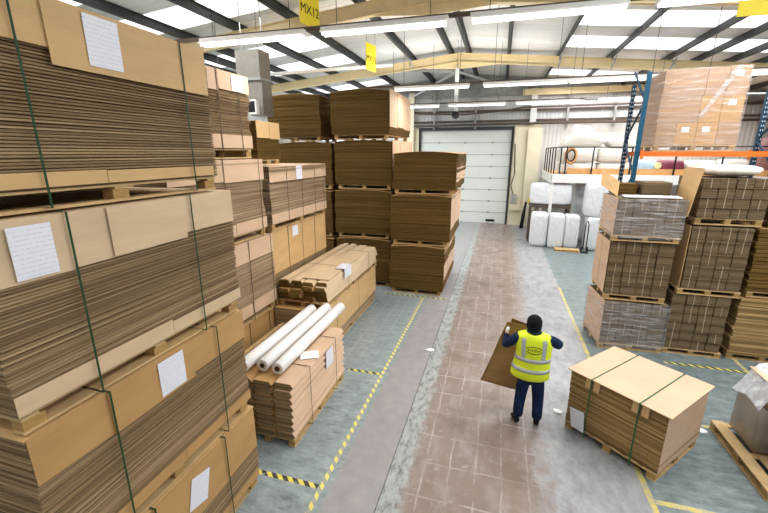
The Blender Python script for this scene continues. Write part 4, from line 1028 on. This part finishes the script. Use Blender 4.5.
# by the door
o = MB().box(0.66, 1.3, 23.05, 23.12, 0.9, 5.35).build('tall_cream_panel', M_CREAMWALL); mark(o, 'tall cream panel right beside the roller door frame', 'panel')
o = MB().box(1.32, 2.0, 22.85, 22.92, 0.5, 5.3).build('tall_cream_panel', M_CARD_CREAM if False else M_CREAMWALL); mark(o, 'wider tall cream panel farther from the roller door', 'panel')
t = thing('control_box', 'small grey door control box with a cable beside the roller door', 'control box', (0.85, 22.95, 1.3))
MB().box(-0.14, 0.14, 0, 0.09, 0, 0.5).build('box', M_STEEL_GREY, t); MB().tube([(-0.05, 0.04, 0.5), (-0.2, 0.04, 1.0), (-0.05, 0.05, 1.6), (-0.15, 0.06, 3.2)], 0.025, 6).build('cable', M_BLACK, t)
o = MB().box(1.62, 1.95, 22.80, 22.83, 1.35, 1.62).build('wall_sign', M_YELLOWSIGN); mark(o, 'small yellow sign on the cream panel by the door', 'sign')
o = MB().tube([(1.35, 22.4, 0.01), (1.42, 22.45, 0.8), (1.5, 22.5, 1.45)], [0.1, 0.09, 0.05], 10).build('rubber_bollard', M_BLACK, None, True); mark(o, 'leaning black rubber post in the corner by the door', 'post')

# ------------------------------------------------------------------ strapped box stack standing in the right bay
W, D, HT = 1.26, 1.20, 0.985
t = thing('cardboard_stack', 'green-strapped pallet of cardboard standing askew beside the worker', 'cardboard stack', (2.075, 5.625, 0), math.radians(-41.5))
pallet(t, W - 0.02, D - 0.02, 0.002, 0.13, along='y', inset=0.0)
zz = 0.136
for i, hh in enumerate((0.15, 0.16, 0.17, 0.16, 0.19)):
    layer_stack(W - 0.02, D - 0.02, hh - 0.006, 11, 0.006, 0, 6, 0.006, 0.004, seed=90 + i, z0=zz).build('sheet_bundle', M_EDGE_GOLD, t); zz += hh
zt = zz
MB().box(-W / 2 - 0.03, W / 2 + 0.04, -D / 2 - 0.03, D / 2 + 0.02, zt + 0.001, zt + 0.012).build('top_sheet', M_CARD_PINK, t)
face_panel('+x', W / 2 - 0.01, D / 2, -D / 2 + 0.01, D / 2 - 0.01, 0.15, zt, 0.006, -0.0).build('side_board', M_CARD_PINK, t)
for x in (-0.30, 0.32):
    s = MB(); hy = D / 2 + 0.034
    s.box(x - 0.009, x + 0.009, -hy, hy, zt + 0.013, zt + 0.016).box(x - 0.009, x + 0.009, -hy - 0.003, -hy, 0.02, zt + 0.016).box(x - 0.009, x + 0.009, hy, hy + 0.003, 0.02, zt + 0.016).box(x - 0.009, x + 0.009, -hy, hy, 0.018, 0.02) if False else s.box(x - 0.009, x + 0.009, -hy, hy, zt + 0.013, zt + 0.016).box(x - 0.009, x + 0.009, -hy - 0.003, -hy, 0.04, zt + 0.016).box(x - 0.009, x + 0.009, hy, hy + 0.003, 0.04, zt + 0.016)
    s.build('strap', M_STRAP_B, t)
    for dx in (-0.09, 0.022):
        face_panel('-y', W / 2, D / 2, x + dx, x + dx + 0.085, zt - 0.15, zt - 0.002, 0.008, 0.006).build('edge_protector', M_CARD, t)
o = MB().hexa([(-0.56, -D / 2 - 0.03, 0.40), (-0.34, -D / 2 - 0.03, 0.42), (-0.34, -D / 2 - 0.028, 0.42), (-0.56, -D / 2 - 0.028, 0.40), (-0.50, -D / 2 - 0.03, 0.1), (-0.30, -D / 2 - 0.05, 0.12), (-0.30, -D / 2 - 0.048, 0.12), (-0.50, -D / 2 - 0.028, 0.1)]).build('paper_label', M_PAPER, t)
for x, y, s, lab in ((1.17, 5.92, 0.10, 'scrap of white paper on the floor between the worker and the strapped stack'), (-1.13, 7.35, 0.10, 'scrap of white paper on the walkway edge in mid-hall'), (3.15, 6.05, 0.1, 'scrap of white paper on the floor by the right-hand pallet') ):
    m = MB(); rnd = random.Random(int(x * 100)); n = 9
    base = [(s * (0.6 + 0.5 * rnd.random()) * math.cos(2 * PI * k / n), s * (0.4 + 0.4 * rnd.random()) * math.sin(2 * PI * k / n)) for k in range(n)]
    m.rings([[(a, b, 0.0) for a, b in base], [(a * 1.02, b * 1.02, 0.012 + 0.01 * rnd.random()) for a, b in base], [(a * 0.4, b * 0.4, 0.03) for a, b in base]])
    o = m.build('paper_scrap', M_SCRAP); o.location = (x, y, 0.001); mark(o, lab, 'paper scrap')

# ------------------------------------------------------------------ wrapped load, bottom right
t = thing('wrapped_load', 'grey film-wrapped bundles and cartons on a pallet at the bottom right', 'wrapped pallet load', (3.95, 5.5, 0))
pallet(t, 1.28, 1.34, 0.002, 0.14, along='y', inset=0.0)
pillow('wrapped_bundle', -0.02, 0.30, 0.145, 0.92, 0.62, 0.66, M_WRAP_GREY, parent=t, e=0.2, seed=3, wr=0.01)
pillow('wrapped_bundle', 0.10, -0.34, 0.145, 0.88, 0.60, 0.72, M_WRAP_GREY, parent=t, e=0.2, seed=8, wr=0.01)
for i in range(4): layer_stack(0.9 - 0.03 * i, 0.62, 0.07, 4, 0.006, 0, 3, seed=i).build('sheet_bundle', M_EDGE_PALE, t).location = (0.03 + 0.02 * i, 0.27, 0.815 + i * 0.073)
MB().box(0.03 - 0.42, 0.03 + 0.5, -0.05, 0.6, 1.11, 1.117).build('top_sheet', M_CARD_PINK, t)
MB().box(-0.18, 0.03, -0.665, -0.662, 0.36, 0.66).build('paper_label', M_PAPER, t)
m = MB(); rnd = random.Random(12); nx_, ny_ = 12, 8; th = 0.002
for L in (0, th):
    for j in range(ny_ + 1):
        for i in range(nx_ + 1):
            u, v = i / nx_, j / ny_
            m.v.append((-0.52 + u * 0.9, 0.0 + v * 0.6, 1.14 + 0.05 * math.sin(u * 9 + v * 4) + 0.04 * rnd.random() - max(0, 0.2 - u) * 1.9 + L))
A_ = (nx_ + 1) * (ny_ + 1)
for j in range(ny_):
    for i in range(nx_):
        a = j * (nx_ + 1) + i; q_ = (a, a + 1, a + nx_ + 2, a + nx_ + 1); m.f.append(tuple(x_ + A_ for x_ in q_)); m.f.append(tuple(reversed(q_)))
m.build('loose_film', M_WRAP_CLEAR, t, True)
MB().bar((0.3, -0.64, 0.09), (0.5, -0.66, 0.09), 0.01).build('foil_strip', M_SCRAP, t)
# ------------------------------------------------------------------ the worker
M_SKIN = plain('skin', (0.62, 0.38, 0.28), 0.5, var=0.05)
M_JACKET = plain('navy_jacket', (0.007, 0.018, 0.055), 0.8, var=0.3, scale=9)
M_TROUSER = plain('navy_trousers', (0.006, 0.018, 0.062), 0.8, var=0.35, scale=8)
M_BOOT = plain('black_boot', (0.012, 0.012, 0.016), 0.6)
M_VEST = plain('hi_vis_yellow', (0.78, 0.92, 0.02), 0.6, var=0.05, scale=5)
M_REFL = plain('reflective_band', (0.46, 0.48, 0.50), 0.4, var=0.06)
M_GLOVE = plain('pale_glove', (0.72, 0.74, 0.70), 0.7)
M_HAT = plain('black_knit', (0.006, 0.006, 0.008), 0.9, var=0.3, scale=30)
def skin(name, pts, edges, mat, parent, root=0, sub=2):
    me = bpy.data.meshes.new(name); me.from_pydata([p[:3] for p in pts], edges, []); me.materials.append(mat)
    o = bpy.data.objects.new(name, me); col.objects.link(o); o.parent = parent
    md = o.modifiers.new('skin', 'SKIN'); md.use_smooth_shade = True
    if not me.skin_vertices: 
        bpy.context.view_layer.objects.active = o
    sv = me.skin_vertices[0].data
    for i, p in enumerate(pts):
        r = p[3]; sv[i].radius = (r, p[4] if len(p) > 4 else r); sv[i].use_root = (i == root)
    ss = o.modifiers.new('sub', 'SUBSURF'); ss.levels = sub; ss.render_levels = sub
    return o
wk = thing('person', 'worker in yellow hi-vis vest and black beanie carrying a cardboard sheet', 'person', (0.66, 5.5, 0), math.radians(-4))
# joints
SH_L, EL_L, HA_L = (-0.22, 0.0, 1.43), (-0.41, 0.02, 1.22), (-0.385, 0.16, 1.43)
SH_R, EL_R, HA_R = (0.22, 0.0, 1.43), (0.34, 0.10, 1.33), (0.20, 0.34, 1.26)
def fingers(hand, direction, side, up, L=0.085, r=0.0085):
    """five short chains leaving the palm, curled"""
    H = Vector(hand); d = Vector(direction).normalized(); s = Vector(side).normalized(); c = Vector(up).normalized()
    pts, ed = [], []
    for i, (off, ln) in enumerate(((-0.030, 0.88), (-0.010, 1.0), (0.010, 0.94), (0.030, 0.74))):
        p0 = H + s * off + d * 0.03; n0 = len(pts)
        a = p0 + d * 0.045; b = a + (d * 0.75 + c * 0.65) * L * 0.42 * ln; e_ = b + (d * 0.15 + c) * L * 0.36 * ln; f_ = e_ + (c * 0.9 - d * 0.4) * L * 0.25 * ln
        for q_, rr in ((p0, r * 1.1), (a, r * 1.1), (b, r), (e_, r * 0.92), (f_, r * 0.8)): pts.append((*q_, rr))
        ed += [(n0 + k, n0 + k + 1) for k in range(4)]
    n0 = len(pts); p0 = H - s * 0.015; a = p0 - s * 0.035 + d * 0.015; b = a - s * 0.016 + d * 0.026 + c * 0.018; e_ = b + d * 0.02 + c * 0.024
    for q_, rr in ((p0, r * 1.3), (a, r * 1.25), (b, r * 1.1), (e_, r * 0.95)): pts.append((*q_, rr))
    ed += [(n0 + k, n0 + k + 1) for k in range(3)]
    return pts, ed
body_pts = [(0, 0, 0.95, 0.12, 0.09), (0, 0, 1.15, 0.11, 0.085), (-0.005, 0, 1.36, 0.12, 0.085), (-0.015, 0.005, 1.47, 0.05), (-0.02, 0.02, 1.55, 0.05), (-0.025, 0.035, 1.62, 0.074, 0.088), (-0.025, 0.04, 1.70, 0.068, 0.08),
            (*SH_L, 0.05), (*EL_L, 0.038), (*[a * 0.15 + b * 0.85 for a, b in zip(EL_L, HA_L)], 0.026), (*HA_L, 0.03, 0.018),
            (*SH_R, 0.05), (*EL_R, 0.038), (*[a * 0.15 + b * 0.85 for a, b in zip(EL_R, HA_R)], 0.026), (*HA_R, 0.03, 0.018),
            (-0.09, 0, 0.86, 0.08), (-0.12, 0.05, 0.50, 0.055), (-0.13, -0.03, 0.11, 0.038), (0.10, 0, 0.86, 0.08), (0.13, 0.05, 0.50, 0.055), (0.145, 0.0, 0.10, 0.038)]
body_ed = [(0, 1), (1, 2), (2, 3), (3, 4), (4, 5), (5, 6), (2, 7), (7, 8), (8, 9), (9, 10), (2, 11), (11, 12), (12, 13), (13, 14), (0, 15), (15, 16), (16, 17), (0, 18), (18, 19), (19, 20)]
skin('body', body_pts, body_ed, M_SKIN, wk)
# face (turned away from the camera)
hd = Vector((-0.025, 0.04, 1.625))
m = MB().rings([[(hd.x + 0.013 * math.cos(t_ * PI / 4), hd.y + 0.075 + dy, hd.z - 0.005 + 0.02 * math.sin(t_ * PI / 4) + dz) for t_ in range(8)] for dy, dz in ((0, 0.015), (0.02, -0.002))]); m.build('nose', M_SKIN, wk, True)
for s in (-1, 1):
    pillow('ear', hd.x + s * 0.077, hd.y - 0.005, hd.z - 0.035, 0.018, 0.035, 0.06, M_SKIN, parent=wk, e=0.9, wr=0.0, nz=8)
    pillow('eye', hd.x + s * 0.03, hd.y + 0.078, hd.z - 0.004, 0.022, 0.016, 0.013, M_BLACK, parent=wk, e=1.0, wr=0.0, nz=8)
pillow('mouth', hd.x, hd.y + 0.078, hd.z - 0.06, 0.045, 0.014, 0.012, M_CARD_DEEP, parent=wk, e=1.0, wr=0.0, nz=8)
def ell_rings(spec, n=28):
    return [[(cx + rx * math.cos(2 * PI * k / n), cy + ry * math.sin(2 * PI * k / n), z + tilt * math.sin(2 * PI * k / n)) for k in range(n)] for (cx, cy, z, rx, ry, tilt) in spec]
MB().rings(ell_rings([(-0.025, 0.03, 1.59, 0.092, 0.106, 0.03), (-0.025, 0.03, 1.597, 0.100, 0.114, 0.03), (-0.025, 0.03, 1.64, 0.106, 0.118, 0.02), (-0.025, 0.032, 1.69, 0.102, 0.112, 0.01), (-0.025, 0.034, 1.728, 0.084, 0.092, 0.0), (-0.025, 0.035, 1.755, 0.052, 0.058, 0), (-0.025, 0.035, 1.765, 0.018, 0.02, 0)])).build('beanie', M_HAT, wk, True)
MB().rings(ell_rings([(-0.025, 0.03, 1.585, 0.098, 0.112, 0.03), (-0.025, 0.03, 1.59, 0.105, 0.119, 0.03), (-0.025, 0.03, 1.625, 0.108, 0.121, 0.026), (-0.025, 0.03, 1.632, 0.102, 0.116, 0.025)])).build('beanie_cuff', M_HAT, wk, True)
# jacket: torso and both sleeves in one skin
def lerp(a, b, f): return [x_ * (1 - f) + y_ * f for x_, y_ in zip(a, b)]
jp = [(0.01, 0, 0.84, 0.165, 0.125), (0.01, 0, 1.0, 0.155, 0.115), (0, 0, 1.2, 0.15, 0.11), (-0.005, 0, 1.36, 0.15, 0.10), (-0.015, 0.0, 1.46, 0.085, 0.075), (-0.02, 0.015, 1.53, 0.062, 0.062),
      (*SH_L, 0.085), (*lerp(SH_L, EL_L, 0.5), 0.082), (*EL_L, 0.078), (*lerp(EL_L, HA_L, 0.5), 0.054), (*lerp(EL_L, HA_L, 0.84), 0.042),
      (*SH_R, 0.085), (*lerp(SH_R, EL_R, 0.5), 0.082), (*EL_R, 0.078), (*lerp(EL_R, HA_R, 0.5), 0.054), (*lerp(EL_R, HA_R, 0.84), 0.042)]
skin('jacket', jp, [(0, 1), (1, 2), (2, 3), (3, 4), (4, 5), (3, 6), (6, 7), (7, 8), (8, 9), (9, 10), (3, 11), (11, 12), (12, 13), (13, 14), (14, 15)], M_JACKET, wk)
tp = [(0.01, 0, 0.93, 0.14, 0.11), (0.01, 0, 0.86, 0.145, 0.115), (-0.085, 0, 0.76, 0.115, 0.11), (-0.11, 0.04, 0.50, 0.092), (-0.125, 0.01, 0.30, 0.084), (-0.13, -0.03, 0.10, 0.078),
      (0.10, 0, 0.76, 0.115, 0.11), (0.13, 0.045, 0.50, 0.092), (0.14, 0.02, 0.30, 0.084), (0.145, 0.0, 0.09, 0.078)]
skin('trousers', tp, [(0, 1), (1, 2), (2, 3), (3, 4), (4, 5), (1, 6), (6, 7), (7, 8), (8, 9)], M_TROUSER, wk)
for s, (x, y) in ((-1, (-0.13, -0.03)), (1, (0.145, 0.0))):
    rz = 0.45 if s < 0 else -0.12
    b = skin('boot', [(0, -0.05, 0.045, 0.042, 0.042), (0, 0.0, 0.12, 0.05), (0, 0.0, 0.055, 0.048), (0, 0.09, 0.04, 0.046, 0.036), (0, 0.17, 0.036, 0.042, 0.03)], [(0, 2), (1, 2), (2, 3), (3, 4)], M_BOOT, wk, root=2)
    b.location = (x, y, 0.0); b.rotation_euler = (0, 0, rz)
# vest
VS = [(-0.02, 0.0, 0.83, 0.262, 0.19, 0), (-0.02, 0.0, 0.845, 0.272, 0.20, 0), (-0.02, 0.0, 0.94, 0.264, 0.19, 0), (-0.01, 0, 1.05, 0.252, 0.172, 0), (0.0, 0, 1.20, 0.240, 0.165, 0), (-0.003, 0, 1.32, 0.252, 0.16, 0), (-0.005, 0, 1.42, 0.258, 0.142, 0), (-0.01, 0.0, 1.485, 0.225, 0.118, 0), (-0.015, 0.005, 1.525, 0.11, 0.085, 0.0)]
MB().rings(ell_rings(VS, 36)).build('hi_vis_vest', M_VEST, wk, True)
def vest_r(z):
    for a, b in zip(VS, VS[1:]):
        if a[2] <= z <= b[2]:
            f = (z - a[2]) / max(1e-6, b[2] - a[2]); return [a[i] * (1 - f) + b[i] * f for i in range(6)]
    return VS[-1]
def vest_band(z0, z1, name='reflective_band'):
    sp = []
    for z, o_ in ((z0, 0.001), (z0, 0.006), ((z0 + z1) / 2, 0.007), (z1, 0.006), (z1, 0.001)):
        v = vest_r(z); sp.append((v[0], v[1], z, v[3] + o_, v[4] + o_, 0))
    MB().rings(ell_rings(sp, 36), False).build(name, M_REFL, wk, True)
vest_band(0.95, 1.005); vest_band(1.11, 1.165)
def vest_pt(ang, z, o_=0.006):
    v = vest_r(z); return (v[0] + (v[3] + o_) * math.cos(ang), v[1] + (v[4] + o_) * math.sin(ang), z)
for ang in (-PI / 2 - 0.58, -PI / 2 + 0.58):
    m = MB(); rs = []
    for z in (1.16, 1.24, 1.32, 1.38, 1.42, 1.455):
        a, b = vest_pt(ang - 0.125, z), vest_pt(ang + 0.125, z); c_, d_ = vest_pt(ang + 0.125, z, -0.004), vest_pt(ang - 0.125, z, -0.004)
        rs.append([a, b, c_, d_])
    m.rings(rs); m.build('reflective_band', M_REFL, wk)
# oval mark on the back: two arcs and a row of small strokes
m = MB()
for lo, hi in ((0.15 * PI, 0.95 * PI), (1.15 * PI, 1.95 * PI)):
    pts = []
    for k in range(13):
        a = lo + (hi - lo) * k / 12; ang = -PI / 2 + 0.02 + 0.44 * math.cos(a); z = 1.305 + 0.052 * math.sin(a); pts.append(vest_pt(ang, z, 0.003))
    m.tube(pts, 0.0045, 5)
m.build('oval_emblem', M_BLACK, wk)
m = MB()
for k in range(7):
    ang = -PI / 2 + 0.02 - 0.30 + k * 0.10; a = vest_pt(ang, 1.292, 0.003); b = vest_pt(ang + (0.02 if k % 2 else -0.02), 1.318, 0.003)
    m.bar(a, b, 0.007, 0.004)
    if k % 2 == 0: m.bar(vest_pt(ang, 1.317, 0.003), vest_pt(ang + 0.05, 1.317, 0.003), 0.006, 0.004)
    else: m.bar(vest_pt(ang, 1.305, 0.003), vest_pt(ang + 0.05, 1.305, 0.003), 0.006, 0.004)
m.build('emblem_lettering', M_BLACK, wk)
# jacket collar
MB().rings(ell_rings([(-0.015, 0.0, 1.49, 0.125, 0.10, 0), (-0.016, 0.0, 1.54, 0.10, 0.088, 0), (-0.018, 0.008, 1.56, 0.085, 0.08, 0)], 28)).build('collar', plain('dark_green_collar', (0.01, 0.035, 0.04), 0.8), wk, True)
# gloves gripping the sheet
for H, d_, s_, c_ in ((HA_L, (0.25, 0.15, 1.0), (0.1, 1, 0), (1, 0.1, 0.1)), (HA_R, (-0.6, 0.6, 0.1), (0, 0.2, 1), (-0.5, -0.8, 0))):
    dv = Vector(d_).normalized(); Hv = Vector(H)
    fp, fe = fingers(Hv + dv * 0.02, d_, s_, c_)
    n0 = len(fp); fp += [(*(Hv - dv * 0.04), 0.034), (*(Hv), 0.040, 0.022), (*(Hv + dv * 0.05), 0.043, 0.02)]; fe += [(n0, n0 + 1), (n0 + 1, n0 + 2)]
    skin('glove', fp, fe, M_GLOVE, wk, root=n0)
# the folded sheet he carries
def curved_sheet(name, P, th, mat, parent=None, bend=0.08, nu=10, nv=6):
    a, b, c, d = [Vector(p) for p in P]        # a-b bottom edge, d-c top edge
    m = MB(); nrm = (b - a).cross(d - a).normalized()
    for s in (0, th):
        for j in range(nu + 1):
            for i in range(nv + 1):
                u, v = j / nu, i / nv
                p = (a * (1 - v) + b * v) * (1 - u) + (d * (1 - v) + c * v) * u
                p = p + nrm * (bend * math.sin(PI * u) + 0.10 * max(0, u - 0.72) * 2.0 + s)
                m.v.append(tuple(p))
    W_ = nv + 1; A_ = (nu + 1) * W_
    for j in range(nu):
        for i in range(nv):
            q_ = (j * W_ + i, j * W_ + i + 1, (j + 1) * W_ + i + 1, (j + 1) * W_ + i); m.f.append(tuple(reversed(q_))); m.f.append(tuple(x_ + A_ for x_ in q_))
    for j in range(nu):
        for e_ in (0, nv):
            x_, y_ = j * W_ + e_, (j + 1) * W_ + e_; m.f.append((x_, y_, y_ + A_, x_ + A_))
    for i in range(nv):
        for e_ in (0, nu):
            x_, y_ = e_ * W_ + i, e_ * W_ + i + 1; m.f.append((x_, y_, y_ + A_, x_ + A_))
    return m.build(name, mat, parent, True)
t = thing('cardboard_sheet', 'large brown folded cardboard sheet held in front of the worker', 'cardboard sheet', (0, 0, 0))
curved_sheet('sheet', [(-0.06, 5.72, 0.49), (0.45, 5.84, 0.34), (0.66, 5.86, 1.46), (0.26, 5.76, 1.55)], 0.006, M_CARD_HELD, t, 0.04)
curved_sheet('folded_leaf', [(0.06, 5.80, 0.42), (0.50, 5.90, 0.30), (0.70, 5.92, 1.44), (0.33, 5.84, 1.58)], 0.006, M_CARD_HELD, t, 0.05)
